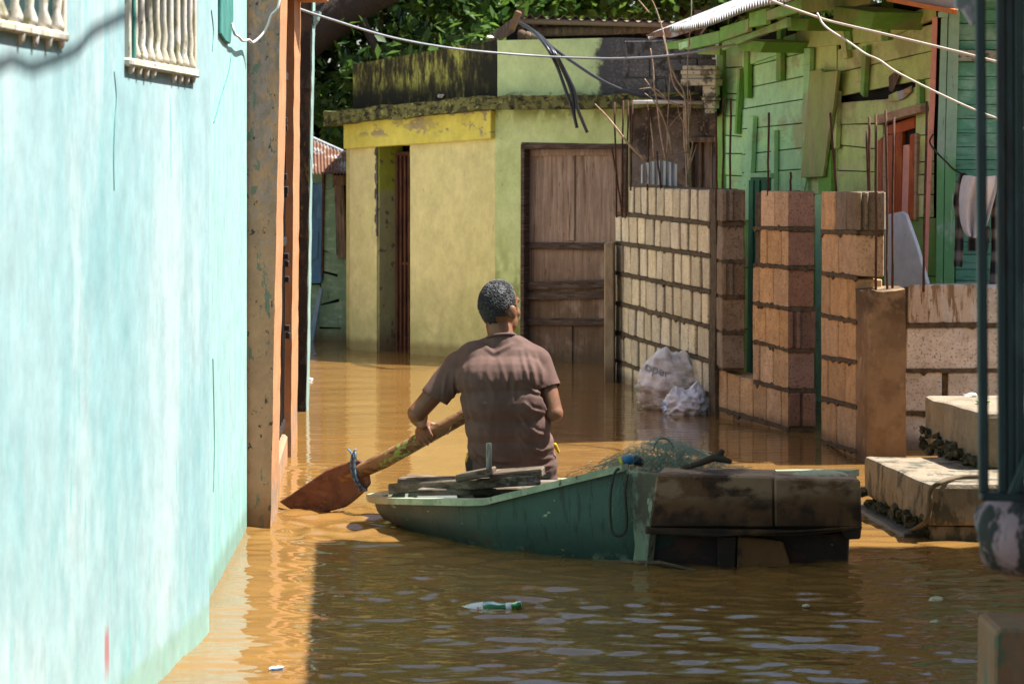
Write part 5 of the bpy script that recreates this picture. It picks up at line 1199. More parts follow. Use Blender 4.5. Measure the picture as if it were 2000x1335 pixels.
# seat plank, loose planks and the upright peg
MB().prism([(-.42, 11.25, .17), (.42, 11.10, .20), (.48, 11.38, .20), (-.34, 11.55, .17)], (0, 0, .028)).build("seat", M['grey_plank'], bt, bevel=.004)
def plank_thing(name, a, b, w, h, label):
    o = MB().bar(a, b, w, h).build(name, M['grey_plank'], None, bevel=.006, jit=.005); return tag(o, label, "plank", "loose planks across the bow")
plank_thing("plank", P(772, 953, 11.50), P(1045, 938, 11.0), .10, .042, "long weathered plank lying along the gunwale beside the man")
plank_thing("plank", P(786, 938, 11.66), P(893, 940, 11.55), .12, .035, "short dark plank stacked at the bow end")
plank_thing("plank", P(897, 931, 11.1), P(962, 921, 11.06), .12, .032, "short pale plank at the foot of the upright peg")
plank_thing("plank", P(962, 929, 11.12), P(1060, 922, 11.08), .12, .04, "dark wet plank behind the seated man")
o = MB().lathe([(0, .0125), (.115, .0125), (.118, .010)], P(955, 918, 11.05), (0, 0, 1), 12).build("peg", mat("pale_worn_peg", (.33, .34, .30), .6, [dict(c=(.16, .14, .1), s=(40, 40, 10), t=(.55, .65))]), None, smooth=True)
tag(o, "upright pale peg standing on the plank behind the man", "peg")
o = MB().ell(P(1600, 931, 10.55), (.125, .06, .03), 20, 12).build("folded_cloth", mat("pale_green_cloth", (.42, .42, .31), .9, [dict(c=(.24, .22, .14), s=(20, 20, 20), t=(.5, .62))], bump=.5, bscale=40), None, smooth=True, jit=.002)
tag(o, "pale muddy cloth lying on the right end of the stern", "cloth")
# net, floats, rope and stick
M['net'] = mat("green_nylon_net", (.17, .255, .20), .6)
nv = []; nf = []
nr_ = random.Random(3)
mbn = MB(); cN = P(1296, 912, 10.72)
for k in range(1100):
    a = nr_.gauss(0, .5); dens = nr_.random()
    p = cN + Vector((nr_.gauss(0, .13), nr_.gauss(0, .09), 0)); p.z = .335 + abs(nr_.gauss(0, .06)) * math.exp(-((p.x - cN.x) / .22) ** 2)
    d = Vector((nr_.gauss(0, 1), nr_.gauss(0, 1), nr_.gauss(0, .45))).normalized(); path = [p.copy()]
    for s in range(nr_.randint(7, 13)):
        d = (d + Vector((nr_.gauss(0, .55), nr_.gauss(0, .55), nr_.gauss(0, .4)))).normalized()
        p = p + d * .017; hgt = .335 + .135 * math.exp(-((p.x - cN.x) / .23) ** 2)
        p.z = min(max(p.z, .32), hgt); path.append(p.copy())
    mbn.tube(path, .00065 if k % 9 else .0012, 3, cap=False)
for k in range(40):
    p = P(1235 + nr_.gauss(0, 12), 925, 10.40); path = [p.copy()]
    for s in range(14):
        p = p + Vector((nr_.gauss(0, .008), nr_.gauss(0, .003), -.0125 + nr_.gauss(0, .006))); path.append(p.copy())
    mbn.tube(path, .0007, 3, cap=False)
net = mbn.build("fishing_net", M['net'], None); tag(net, "tangled green fishing net heaped on the stern of the boat", "net")
fl = thing("float", "blue float tangled in the green net", "float", P(1222, 905, 10.5))
MB().lathe([(0, .012), (.006, .02), (.05, .021), (.056, .014)], P(1212, 902, 10.48), (1, .2, .25), 14).build("body", mat("blue_plastic", (.02, .13, .26), .4, spec=.5), fl, smooth=True)
MB().lathe([(0, .0215), (.008, .0215)], P(1211, 902, 10.478), (1, .2, .25), 14).build("band", mat("yellow_band", (.42, .38, .06), .5), fl, smooth=True)
o = MB().lathe([(0, .01), (.01, .021), (.03, .021), (.04, .01)], P(1236, 897, 10.5), (1, .3, -.2), 12).build("float", mat("dark_float", (.02, .035, .045), .5), None, smooth=True); tag(o, "dark float next to the blue float in the net", "float")
o = MB().ell(P(1252, 903, 10.52), (.012, .012, .016), 10, 7).build("float", mat("maroon_float", (.10, .02, .03), .5), None, smooth=True); tag(o, "small maroon float in the net", "float")
sk_ = MB().tube([P(1330, 915, 10.52), P(1372, 902, 10.5), P(1395, 893, 10.5), P(1412, 896, 10.49), P(1428, 902, 10.48)], [.011, .014, .017, .014, .009], 8).tube([P(1398, 894, 10.5), P(1408, 884, 10.5), P(1412, 878, 10.5)], [.015, .014, .010], 8).build("driftwood", mat("dark_driftwood", (.06, .042, .03), .9, bump=.8, bscale=60), None, smooth=True, jit=.002); tag(sk_, "dark knotty stick lying on the net at the stern", "stick")
cable("rope", [P(1212, 912, 10.43), P(1200, 925, 10.36), P(1192, 970, 10.36), P(1194, 1030, 10.37), P(1203, 1045, 10.36), P(1218, 1042, 10.36), P(1224, 1020, 10.36), P(1221, 960, 10.36), P(1226, 925, 10.38)], .006, mat("dark_rope", (.05, .045, .035), .95), "dark rope loop hanging over the green hull", "rope")
cable("wire_hook", [P(1277, 880, 10.6), P(1279, 868, 10.6), P(1288, 857, 10.6), P(1300, 856, 10.6), P(1310, 864, 10.6), P(1316, 874, 10.6)], .0022, M['wire_black'], "thin dark wire hook standing above the net", "wire")

# ------------------------------------------------------------------ paddle
M['paddle'] = mat("red_brown_paddle_wood", (.14, .058, .032), .6, [dict(c=(.085, .035, .02), s=(9, 9, 9), t=(.45, .6), d=5), dict(c=(.18, .085, .05), s=(14, 14, 40), t=(.55, .65))], bump=.35, bscale=50, spec=.4)
M['shaft'] = mat("worn_wooden_shaft", (.24, .13, .06), .7, [dict(c=(.10, .05, .025), s=(10, 10, 30), t=(.47, .6), d=5), dict(c=(.34, .22, .12), s=(8, 8, 20), t=(.58, .66)), dict(c=(.24, .33, .08), s=(30, 30, 30), t=(.53, .57), d=5, m=[(0, -.64, -.61), (0, -.36, -.39)], w=.02)], bump=.4, bscale=50)
pd = thing("paddle", "wooden paddle with red brown blade dipping into the water", "paddle", (-.7, 11.9, .1))
PP = pplane(545, 12.12, 920, 11.72)
board(PP, [(544, 979), (566, 966), (592, 948), (638, 917), (672, 904), (700, 897), (716, 905), (722, 945), (708, 962), (690, 978), (674, 990), (628, 1002), (590, 1002), (562, 992)], .022, M['paddle'], pd, "blade", -.011, bevel=.006)
def shaft_pt(x, y, o=0): return PP.pt(x, y, o)
MB().tube([shaft_pt(668, 938), shaft_pt(705, 920), shaft_pt(750, 898), shaft_pt(835, 852), shaft_pt(905, 814), shaft_pt(1005, 762), shaft_pt(1030, 750)], [.018, .034, .038, .034, .031, .029, .026], 10).build("shaft", M['shaft'], pd, smooth=True, jit=.0025)
for (x0, x1) in ((686, 700), (692, 712)):
    cc = arc([shaft_pt(x0 + 2, 884, .03), shaft_pt(x0, 905, .036), shaft_pt(x0 + 3, 928, .036), shaft_pt(x0 + 14, 950, .03), shaft_pt(x1 + 4, 956, 0), shaft_pt(x0 + 10, 930, -.035), shaft_pt(x0 + 3, 900, -.03), shaft_pt(x0 + 2, 884, .03)], 5)
    MB().tube(cc, .006, 6).build("lashing", mat("blue_cord", (.10, .19, .30), .6, [dict(c=(.03, .04, .05), s=(60, 60, 60), t=(.5, .6))]), pd, smooth=True)
for dx in (-9, 8): MB().tube([shaft_pt(688, 888, .03), shaft_pt(688 + dx * .5, 880, .035), shaft_pt(688 + dx, 876, .03)], .004, 5).build("lashing_end", mat("blue_cord_end", (.10, .22, .38), .6), pd, smooth=True)
MB().tube([shaft_pt(884, 828, .03), shaft_pt(878, 840, .045), shaft_pt(874, 848, .05)], .003, 5).build("splinter", M['shaft'], pd)

# ------------------------------------------------------------------ the man
DM = 11.40
def m_(x, y, d=0.0): return P(x, y, DM + d)
def fuse(mb, voxel, smooth_it, name, m, parent):
    o = mb.build(name, m, parent)
    md = o.modifiers.new("fuse", 'REMESH'); md.mode = 'VOXEL'; md.voxel_size = voxel; md.use_smooth_shade = True
    ms = o.modifiers.new("smooth", 'SMOOTH'); ms.factor = .5; ms.iterations = smooth_it
    dg = bpy.context.evaluated_depsgraph_get(); dg.update()
    nm = bpy.data.meshes.new_from_object(o.evaluated_get(dg)); o.modifiers.clear()
    old = o.data; o.data = nm; bpy.data.meshes.remove(old); nm.name = name
    nm.polygons.foreach_set("use_smooth", [True] * len(nm.polygons))
    if not nm.materials: nm.materials.append(m)
    return o
man = thing("person", "man in a brown T-shirt seated in the boat, seen from behind, paddling", "person", (0.0, 11.4, .2))
M['skin'] = mat("brown_skin", (.195, .086, .042), .5, [dict(c=(.155, .066, .033), s=(12, 12, 12), t=(.45, .6), d=4)], bump=.12, bscale=120, spec=.4)
B = MB()
# head, jaw, nose, ears, neck
hc = m_(974, 600, .15)
yaw = Matrix.Rotation(R(-38), 3, 'Z')        # face turned to the right, away from the lens
def hd(x, y, z): return hc + yaw @ Vector((x, y, z))
B.ell(hc + Vector((0, 0, .012)), (.079, .098, .108), 22, 14, yaw)
B.ell(hd(0, .055, -.065), (.055, .055, .062), 16, 10, yaw)
B.limb(hd(0, .085, -.095), .026, hd(0, .075, -.09), .028)
B.limb(hd(0, .098, .02), .012, hd(0, .112, -.03), .016)
B.limb(hd(-.03, .088, -.02), .02, hd(-.035, .085, -.03), .02); B.limb(hd(.03, .088, -.02), .02, hd(.035, .085, -.03), .02)
B.limb(hd(-.035, .09, .03), .014, hd(.035, .09, .03), .014)
B.limb(hd(-.018, .1, -.066), .011, hd(.018, .1, -.066), .011)
for sx in (-1, 1):
    B.ell(hd(sx * .086, -.006, -.02), (.012, .020, .034), 12, 8, yaw @ Matrix.Rotation(R(-sx * 24), 3, 'Z'))
B.limb(m_(972, 632, .14), .056, m_(982, 668, .13), .062)
B.limb(m_(982, 668, .13), .06, m_(990, 690, .12), .075)
# trunk
for (xl_, xr_, y, r, d) in ((935, 1018, 700, .085, .13), (940, 1020, 760, .088, .09), (952, 1030, 820, .086, .11), (962, 1036, 870, .09, .14), (965, 1040, 905, .095, .16)):
    B.limb(m_(xl_, y, d), r, m_(xr_, y, d), r)
B.limb(m_(980, 700, .13), .095, m_(1000, 890, .15), .11)
B.limb(m_(905, 712, .13), .062, m_(960, 690, .13), .07); B.limb(m_(1045, 706, .13), .062, m_(1000, 688, .13), .07)
# left arm on the paddle
el_ = m_(815, 806, .12)
B.limb(m_(897, 716, .13), .058, m_(850, 766, .12), .047); B.limb(m_(850, 766, .12), .047, el_, .043)
wr_ = P(822, 826, 11.74)
B.limb(el_, .046, el_.lerp(wr_, .4), .043); B.limb(el_.lerp(wr_, .4), .043, wr_, .027)
def hand(w, ga, c0, rs, side, out):
    """palm laid over the shaft, four fingers curled round its near side, thumb round the far side"""
    ga = ga.normalized(); out = (out - ga * out.dot(ga)).normalized(); up = ga.cross(out)
    if up.z < 0: up = -up
    def at(a, k, r): return c0 + ga * k + (out * math.cos(R(a)) + up * math.sin(R(a))) * r
    palm = at(88, 0, rs + .018)
    B.limb(w, .027, at(105, 0, rs + .026), .026)
    for i in range(4):
        k = -.033 + .0215 * i; L_ = (.86, 1.04, 1.0, .8)[i]
        a0, a1, a2, a3 = 72, 72 - 48 * L_, 72 - 92 * L_, 72 - 128 * L_
        kn = at(a0, k, rs + .014 + (.004 if i in (1, 2) else 0))
        B.limb(at(98, k * .6, rs + .02), .017, kn, .0112)
        B.limb(kn, .0108, at(a1, k * 1.04, rs + .009), .0098); B.limb(at(a1, k * 1.04, rs + .009), .0098, at(a2, k * 1.06, rs + .007), .0090); B.limb(at(a2, k * 1.06, rs + .007), .0090, at(a3, k * 1.06, rs + .006), .0078)
    t0 = at(112, side * .028, rs + .015); t1 = at(150, side * .048, rs + .010); t2 = at(190, side * .052, rs + .008)
    B.limb(palm, .02, t0, .0135); B.limb(t0, .0135, t1, .0112); B.limb(t1, .0112, t2, .009)
sa = (shaft_pt(905, 814) - shaft_pt(750, 898)).normalized()
hand(wr_, sa, shaft_pt(837, 851), .034, 1, PP.n)
# right arm to the top of the shaft
er_ = m_(1082, 806, .06)
B.limb(m_(1050, 712, .13), .056, m_(1070, 765, .09), .047); B.limb(m_(1070, 765, .09), .047, er_, .041)
wr2 = P(1024, 756, 11.60)
B.limb(er_, .043, er_.lerp(wr2, .4), .041); B.limb(er_.lerp(wr2, .4), .041, wr2, .027)
hand(wr2, sa, shaft_pt(1008, 761), .029, -1, PP.n)
# legs
for sx, hx, kx in ((-1, 972, 955), (1, 1030, 1040)):
    hip = m_(hx, 905, .15); knee = P(kx, 830, 11.72); knee.z = .44; ank = Vector((knee.x + .0, 11.70, .09))
    B.limb(hip, .088, knee, .058); B.limb(knee, .056, knee.lerp(ank, .35) + Vector((0, -.01, 0)), .055); B.limb(knee.lerp(ank, .35) + Vector((0, -.01, 0)), .055, ank, .038)
    B.limb(ank + Vector((0, -.02, -.015)), .036, ank + Vector((sx * .015, .10, -.03)), .026)
body = fuse(B, .0052, 6, "body", M['skin'], man)
# hair: close cap of grey-black curls
M['hair'] = mat("grey_black_hair", (.022, .021, .022), .75, [dict(c=(.20, .20, .21), s=(22, 22, 22), t=(.50, .66), d=5, m=[(2, 1.00, 1.07)], a=.75), dict(c=(.09, .09, .095), s=(90, 90, 90), t=(.55, .65), a=.7)], spec=.4)  # lighter grey towards the crown
hm = MB(); hr = random.Random(8)
def hair_ok(u):   # u: unit direction in head frame (x right ear, y face, z up)
    if u.y > .35: return u.z > .55 + .3 * (u.y - .35)
    if u.z < -.70 - .12 * noise.noise(u * 6): return False
    if abs(u.x) > .45 and u.z < -.38: return False
    if abs(u.x) > .8 and u.z < -.05 and u.y > -.35: return False
    return True
cap = MB().ell(Vector((0, -.006, .014)), (.081, .100, .109), 36, 26)
keep = [hair_ok(Vector((p[0] / .083, p[1] / .1, p[2] / .112)).normalized()) for p in cap.v]
hm.add([hc + yaw @ Vector(p) for p in cap.v], [f for f in cap.f if all(keep[i] for i in f)])
ico = bmesh.new(); bmesh.ops.create_icosphere(ico, subdivisions=1, radius=1.0); iv = [v_.co.copy() for v_ in ico.verts]; ifc = [tuple(v_.index for v_ in f.verts) for f in ico.faces]; ico.free()
n_c = 0
while n_c < 3200:
    u = Vector((hr.gauss(0, 1), hr.gauss(0, 1), hr.gauss(0, 1))).normalized()
    if not hair_ok(u): continue
    n_c += 1; s_ = hr.uniform(.0022, .0046); edge = 1.0 if u.z > -.2 else .97
    c = hc + yaw @ Vector((u.x * .081 * edge, u.y * .100 * edge - .006, u.z * .110 * edge + .014))
    hm.add([c + Vector((q.x * s_ * hr.uniform(.8, 1.3), q.y * s_ * hr.uniform(.8, 1.3), q.z * s_)) for q in iv], ifc)
hm.build("hair", M['hair'], man, smooth=True)
# T-shirt
T = MB()
for (xl_, xr_, y, r, d) in ((930, 1018, 706, .098, .12), (938, 1022, 738, .108, .07), (946, 1026, 785, .108, .065), (953, 1032, 830, .106, .09), (960, 1036, 870, .112, .12), (962, 1040, 905, .116, .15), (960, 1042, 938, .112, .17)):
    T.limb(m_(xl_, y, d), r, m_(xr_, y, d), r, 18)
T.limb(m_(980, 715, .12), .112, m_(1000, 900, .16), .126, 18)
T.limb(m_(905, 714, .13), .076, m_(965, 684, .13), .072); T.limb(m_(1046, 709, .13), .076, m_(1000, 684, .13), .080)
T.limb(m_(982, 690, .12), .085, m_(980, 655, .13), .067)
Ls0, Ls1 = m_(899, 716, .13), m_(848, 776, .12); T.limb(Ls0, .076, Ls1, .067, 18)
Rs0, Rs1 = m_(1048, 712, .13), m_(1074, 768, .09); T.limb(Rs0, .072, Rs1, .060, 18)
shirt = fuse(T, .0068, 7, "t_shirt", None, man)
# creases, traced on the back as lines and pushed out of the cloth
cre = [([(958, 690), (950, 725), (965, 770)], .007, .018), ([(1000, 700), (1005, 750), (1000, 790)], .005, .014), ([(1030, 690), (1040, 720), (1046, 752)], .010, .014), ([(1018, 684), (1024, 716), (1032, 745)], .009, .012), ([(1046, 694), (1056, 722), (1060, 745)], .009, .010),
       ([(1024, 752), (1046, 765), (1066, 768)], .012, .010), ([(1024, 786), (1040, 800), (1062, 806)], .012, .010), ([(1014, 806), (1028, 830), (1050, 846), (1072, 850)], .013, .011), ([(1010, 845), (1030, 872), (1058, 880), (1080, 872)], .012, .012), ([(1040, 888), (1060, 896), (1084, 892)], .011, .010), ([(1030, 905), (1050, 912), (1080, 908)], .010, .010),
       ([(920, 860), (935, 885), (970, 900), (1010, 902)], .010, .014), ([(918, 885), (950, 912), (1000, 918)], .009, .013), ([(893, 720), (896, 760), (912, 815), (916, 860)], .010, .012), ([(905, 720), (912, 770), (925, 830)], .006, .014), ([(872, 725), (868, 750), (866, 775)], .007, .010), ([(885, 730), (885, 755), (888, 782)], .007, .010),
       ([(940, 672), (965, 690), (985, 680), (1000, 672)], .008, .012), ([(975, 700), (985, 735), (992, 765)], .006, .013), ([(1015, 860), (1025, 890), (1028, 925)], .006, .014), ([(960, 780), (955, 830), (962, 880)], .004, .02)]
W0 = WLOC[shirt.name]
co = np.empty(len(shirt.data.vertices) * 3, dtype=np.float32); shirt.data.vertices.foreach_get("co", co); co = co.reshape(-1, 3)
no = np.array([v_.normal[:] for v_ in shirt.data.vertices])
wx = co + np.array(W0)
px = 1000 + wx[:, 0] * F / wx[:, 1]; py = H0 + (CH - wx[:, 2]) * F / wx[:, 1]
disp = np.zeros(len(co))
for line, amp, wid in cre:
    best = np.full(len(co), 1e9); tt = np.zeros(len(co)); seglen = len(line) - 1
    for i in range(seglen):
        a = np.array(line[i], float); b_ = np.array(line[i + 1], float); ab = b_ - a
        t = np.clip(((px - a[0]) * ab[0] + (py - a[1]) * ab[1]) / (ab @ ab), 0, 1)
        d = np.hypot(px - a[0] - t * ab[0], py - a[1] - t * ab[1]) / 438.0
        upd = d < best; best[upd] = d[upd]; tt[upd] = (i + t[upd]) / seglen
    env = np.sin(np.clip(tt, .04, .96) * math.pi) ** .5
    wid *= .62; disp += .62 * amp * env * (np.exp(-(best / wid) ** 2) - .45 * np.exp(-((best - wid * 2.1) / wid) ** 2))
disp *= (no[:, 1] < .25)
for i in range(len(co)):
    p = Vector(wx[i]); disp[i] += .003 * noise.noise(Vector((p.x * 9, p.y * 9, p.z * 5))) + .0025 * noise.noise(Vector((p.x * 26, p.y * 22, p.z * 12)))
co += (no * disp[:, None]).astype(np.float32)
shirt.data.vertices.foreach_set("co", co.ravel()); shirt.data.update()
b = bmesh.new(); b.from_mesh(shirt.data)
def cut(bm_, point, nrm, rad):
    point = Vector(point) - W0
    fs_ = [f for f in bm_.faces if (f.calc_center_median() - point).length < rad]
    geom = list({v_ for f in fs_ for v_ in f.verts}) + list({e for f in fs_ for e in f.edges}) + fs_
    bmesh.ops.bisect_plane(bm_, geom=geom, plane_co=point, plane_no=nrm, clear_outer=True)
cut(b, Ls1 - (Ls1 - Ls0).normalized() * .0, (Ls1 - Ls0 + Vector((.02, 0, -.03))).normalized(), .135)
cut(b, Rs1 - (Rs1 - Rs0).normalized() * .02, (Rs1 - Rs0).normalized(), .10)
cut(b, m_(978, 657, .12), Vector((-.05, .25, 1)).normalized(), .11)
b.to_mesh(shirt.data); b.free()
shirt.data.polygons.foreach_set("use_smooth", [True] * len(shirt.data.polygons))
sd = shirt.modifiers.new("hem", 'SOLIDIFY'); sd.thickness = .004; sd.offset = -1
shirt.data.materials.clear()
shirt.data.materials.append(mat("brown_cotton", (.112, .063, .051), .9, [dict(c=(.135, .08, .067), s=(7, 7, 4), t=(.45, .6), d=5)], bump=.25, bscale=26, bdist=.006))
# neckband
nb = []
for k in range(25):
    a = 2 * math.pi * k / 24; nb.append(m_(979, 658, .125) + Vector((.066 * math.cos(a), .066 * math.sin(a), .016 * math.cos(a) * .4 - .018 * math.sin(a))))
MB().tube(nb, .0065, 6).build("neckband", mat("brown_rib", (.12, .072, .062), .9), shirt, smooth=True)
# shorts
Sh = MB(); 
for sx, hx, kx in ((-1, 966, 955), (1, 1032, 1040)):
    hip = m_(hx, 915, .15); knee = P(kx, 830, 11.72); knee.z = .44
    Sh.limb(hip, .105, hip.lerp(knee, .75), .082)
Sh.limb(m_(950, 905, .15), .098, m_(1044, 905, .15), .1); Sh.limb(m_(948, 930, .15), .09, m_(1046, 930, .15), .09)
sho = fuse(Sh, .008, 6, "shorts", mat("black_shorts", (.03, .022, .022), .85), man)
MB().limb(m_(914, 886, .12), .007, m_(913, 902, .12), .006).build("yellow_trim", mat("yellow_trim", (.55, .38, .03), .7), sho)
MB().limb(m_(1084, 868, .1), .009, m_(1091, 882, .12), .006).build("yellow_trim", bpy.data.materials["yellow_trim"], sho)

# ------------------------------------------------------------------ floating bottle and litter
bo = thing("beer_bottle", "green glass bottle with white label floating in the foreground", "bottle", WP(965, 1190))
ax = (P(1026, 1177, 9.40) - P(900, 1197, 9.44)).normalized(); o0 = P(897, 1199, 9.44)
gm = bpy.data.materials.new("green_glass"); gm.use_nodes = True; pb_ = gm.node_tree.nodes["Principled BSDF"]
pb_.inputs["Base Color"].default_value = (.01, .20, .035, 1); pb_.inputs["Roughness"].default_value = .06; pb_.inputs["Transmission Weight"].default_value = .35; pb_.inputs["IOR"].default_value = 1.5
MB().lathe([(0, .018), (.004, .030), (.012, .0315), (.115, .0315), (.135, .028), (.155, .018), (.175, .0145), (.215, .0135), (.217, .0155), (.235, .0155), (.238, .012)], o0, ax, 20).build("glass", gm, bo, smooth=True)
MB().lathe([(.032, .0319), (.034, .0322), (.096, .0322), (.098, .0319)], o0, ax, 20).build("label", mat("white_red_label", (.60, .60, .62), .5, [dict(c=(.38, .03, .06), s=(30, 30, 60), t=(.56, .60), d=2), dict(c=(.04, .06, .08), s=(50, 50, 50), t=(.66, .68), d=2)]), bo, smooth=True)
MB().lathe([(.180, .0149), (.182, .0152), (.198, .0148), (.2, .0144)], o0, ax, 16).build("neck_label", mat("neck_label_paper", (.62, .62, .66), .5, [dict(c=(.35, .1, .05), s=(40, 40, 40), t=(.55, .6))]), bo, smooth=True)
for (x, y, r_, lb) in ((1828, 1172, .022, "larger cream scrap floating in the right foreground water"), (1826, 1216, .016, "smaller cream scrap floating in the right foreground water"), (1574, 1184, .012, "tiny pale scrap floating below the stern"), (540, 1308, .02, "white foam scrap floating near the turquoise wall"), (605, 741, .02, "pale blue scrap floating beside the blackened post")):
    o = MB().ell(WP(x, y) + Vector((0, 0, .004)), (r_ * 1.3, r_, r_ * .45), 9, 6).build("floating_scrap", mat("pale_scrap", (.55, .50, .36), .6) if x > 700 else M['bagwhite'], None, jit=r_ * .2); tag(o, lb, "litter", "scraps floating on the water")
# ------------------------------------------------------------------ trees behind the building
def leaf_material(name, c1, c2):
    m = bpy.data.materials.new(name); m.use_nodes = True; nt = m.node_tree; N = nt.nodes; L = nt.links
    b = N["Principled BSDF"]; b.inputs["Roughness"].default_value = .45; b.inputs["Specular IOR Level"].default_value = .4
    at = N.new("ShaderNodeAttribute"); at.attribute_name = "tint"
    x = N.new("ShaderNodeMix"); x.data_type = 'RGBA'; x.inputs[6].default_value = (*c1, 1); x.inputs[7].default_value = (*c2, 1); L.new(at.outputs["Fac"], x.inputs[0])
    L.new(x.outputs[2], b.inputs["Base Color"])
    tr = N.new("ShaderNodeBsdfTranslucent"); hs = N.new("ShaderNodeHueSaturation"); hs.inputs["Value"].default_value = 1.8; hs.inputs["Hue"].default_value = .485; L.new(x.outputs[2], hs.inputs["Color"]); L.new(hs.outputs[0], tr.inputs["Color"])
    mx = N.new("ShaderNodeMixShader"); mx.inputs[0].default_value = .42; L.new(b.outputs[0], mx.inputs[1]); L.new(tr.outputs[0], mx.inputs[2])
    L.new(mx.outputs[0], N["Material Output"].inputs["Surface"]); return m
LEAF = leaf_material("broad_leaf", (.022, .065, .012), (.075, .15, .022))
LEAF2 = leaf_material("shade_leaf", (.010, .03, .008), (.03, .07, .014))  # darker leaf copy, shade of the deeper trees put into the colour
BARK = mat("dark_bark", (.045, .033, .024), .95, bump=.8, bscale=20, bdist=.02)
def leaves(name, parent, clumps, n, size, m, seed, droop=.35):
    r = np.random.default_rng(seed); W = np.array(WLOC[parent.name])
    cl = np.array([[*c, *s] for c, s in clumps]); wts = np.prod(cl[:, 3:], 1) ** .7; wts /= wts.sum()
    # each clump is broken into many small sprays so that gaps stay open
    k = r.choice(len(cl), n // 9, p=wts)
    u = r.normal(size=(n // 9, 3)); u /= np.linalg.norm(u, axis=1)[:, None]; u *= (r.random((n // 9, 1)) ** .42)
    spr = cl[k, :3] + u * cl[k, 3:]
    cen = np.repeat(spr, 9, 0) + r.normal(size=(len(spr) * 9, 3)) * size * 1.0
    n = len(cen); d = r.normal(size=(n, 3)); d[:, 2] -= droop; d /= np.linalg.norm(d, axis=1)[:, None]
    up = r.normal(size=(n, 3)) * .55 + np.array([0, 0, 1.0]); s = np.cross(d, up); s /= np.linalg.norm(s, axis=1)[:, None] + 1e-9
    nn = np.cross(s, d); L = size * r.uniform(.6, 1.25, (n, 1)); w = L * r.uniform(.24, .36, (n, 1))
    V = np.stack([cen, cen + d * L * .45 + s * w + nn * L * .06, cen + d * L, cen + d * L * .45 - s * w + nn * L * .06], 1).reshape(-1, 3) - W
    me = bpy.data.meshes.new(name); me.vertices.add(n * 4); me.vertices.foreach_set("co", V.ravel().astype(np.float32))
    idx = np.arange(n * 4).reshape(n, 4); tri = np.stack([idx[:, [0, 1, 2]], idx[:, [0, 2, 3]]], 1).reshape(-1)
    me.loops.add(len(tri)); me.loops.foreach_set("vertex_index", tri.astype(np.int32)); me.polygons.add(n * 2); me.polygons.foreach_set("loop_start", np.arange(0, len(tri), 3, dtype=np.int32))
    me.update(calc_edges=True)
    a = me.attributes.new("tint", 'FLOAT', 'POINT'); a.data.foreach_set("value", np.repeat(r.random(n) ** 1.4, 4).astype(np.float32))
    me.materials.append(m); o = bpy.data.objects.new(name, me); COL.objects.link(o); o.parent = parent; WLOC[o.name] = WLOC[parent.name]
    return o
def tree(label, base, limbs, clumps, n, size, m, seed):
    t = thing("tree", label, "tree", (base[0], base[1], ZG), "trees behind the yellow building")
    for i, (pts, r0, r1) in enumerate(limbs):
        a = arc(pts, 5); rr = [r0 + (r1 - r0) * k / (len(a) - 1) for k in range(len(a))]
        MB().tube(a, rr, 9).build("trunk" if i == 0 else "limb", BARK, t, smooth=True)
    leaves("crown", t, clumps, n, size, m, seed)  # last clump is an unseen high crown, added to darken water reflections
    return t
tree("broad leaved tree with a thick dark limb above the blackened post", (-2.9, 26.5), [([(-2.9, 26.5, ZG), (-2.8, 26.5, 1.5), (-2.4, 26.4, 2.6), (-1.6, 26.3, 3.25), (-.6, 26.3, 3.7)], .34, .16), ([(-2.3, 26.4, 2.7), (-2.2, 26.8, 3.6), (-2.0, 27, 5)], .2, .1), ([(-1.6, 26.3, 3.2), (-1.3, 26.0, 2.6), (-1.1, 25.8, 2.2)], .05, .02)],
     [((-1.9, 26.6, 2.0), (.55, .5, .55)), ((-1.2, 26.2, 2.55), (.6, .45, .42)), ((-1.8, 27.3, 1.1), (.6, .5, .8)), ((-1.0, 27.2, 4.2), (1.6, 1.2, .55)), ((-.3, 26.6, 2.9), (.55, .5, .45)), ((-2.2, 27.5, 6.2), (2.0, 1.4, 1.2))], 8000, .15, LEAF, 1)
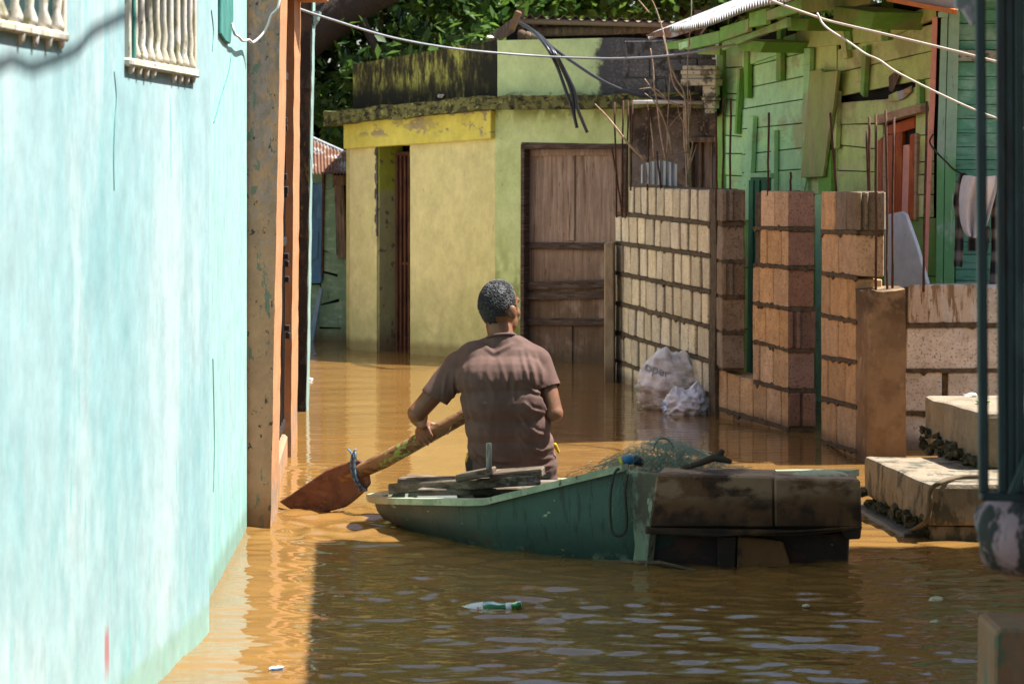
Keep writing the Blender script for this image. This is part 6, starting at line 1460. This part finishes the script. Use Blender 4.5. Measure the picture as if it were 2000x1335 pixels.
tree("dense sunlit broad leaved tree behind the mouldy parapet", (-.2, 28.0), [([(-.2, 28, ZG), (-.1, 28, 2.2), (.1, 28, 3.6), (.3, 28.2, 5)], .22, .08), ([(-.1, 28, 2.5), (-.6, 27.8, 3.2), (-1.0, 27.6, 3.6)], .08, .03)],
     [((-.5, 27.4, 3.0), (.75, .6, .7)), ((.25, 27.6, 3.3), (.8, .6, .6)), ((-.9, 28.3, 2.3), (.7, .5, .8)), ((.3, 28.6, 4.3), (1.4, 1.0, .7)), ((.2, 28.6, 6.4), (2.0, 1.2, 1.5))], 10500, .15, LEAF, 2)
tree("leafy tree rising behind the corrugated roof and tin eave", (2.2, 28.6), [([(2.2, 28.6, ZG), (2.1, 28.6, 2.2), (1.9, 28.6, 4), (1.7, 28.6, 5.4)], .2, .07)],
     [((1.1, 28.0, 3.5), (.9, .6, .55)), ((2.1, 28.2, 3.7), (.9, .7, .6)), ((3.0, 28.6, 3.8), (.9, .7, .6)), ((1.6, 28.8, 4.6), (1.6, .9, .6)), ((3.0, 29, 6.4), (2.2, 1.2, 1.6))], 11000, .15, LEAF, 3)
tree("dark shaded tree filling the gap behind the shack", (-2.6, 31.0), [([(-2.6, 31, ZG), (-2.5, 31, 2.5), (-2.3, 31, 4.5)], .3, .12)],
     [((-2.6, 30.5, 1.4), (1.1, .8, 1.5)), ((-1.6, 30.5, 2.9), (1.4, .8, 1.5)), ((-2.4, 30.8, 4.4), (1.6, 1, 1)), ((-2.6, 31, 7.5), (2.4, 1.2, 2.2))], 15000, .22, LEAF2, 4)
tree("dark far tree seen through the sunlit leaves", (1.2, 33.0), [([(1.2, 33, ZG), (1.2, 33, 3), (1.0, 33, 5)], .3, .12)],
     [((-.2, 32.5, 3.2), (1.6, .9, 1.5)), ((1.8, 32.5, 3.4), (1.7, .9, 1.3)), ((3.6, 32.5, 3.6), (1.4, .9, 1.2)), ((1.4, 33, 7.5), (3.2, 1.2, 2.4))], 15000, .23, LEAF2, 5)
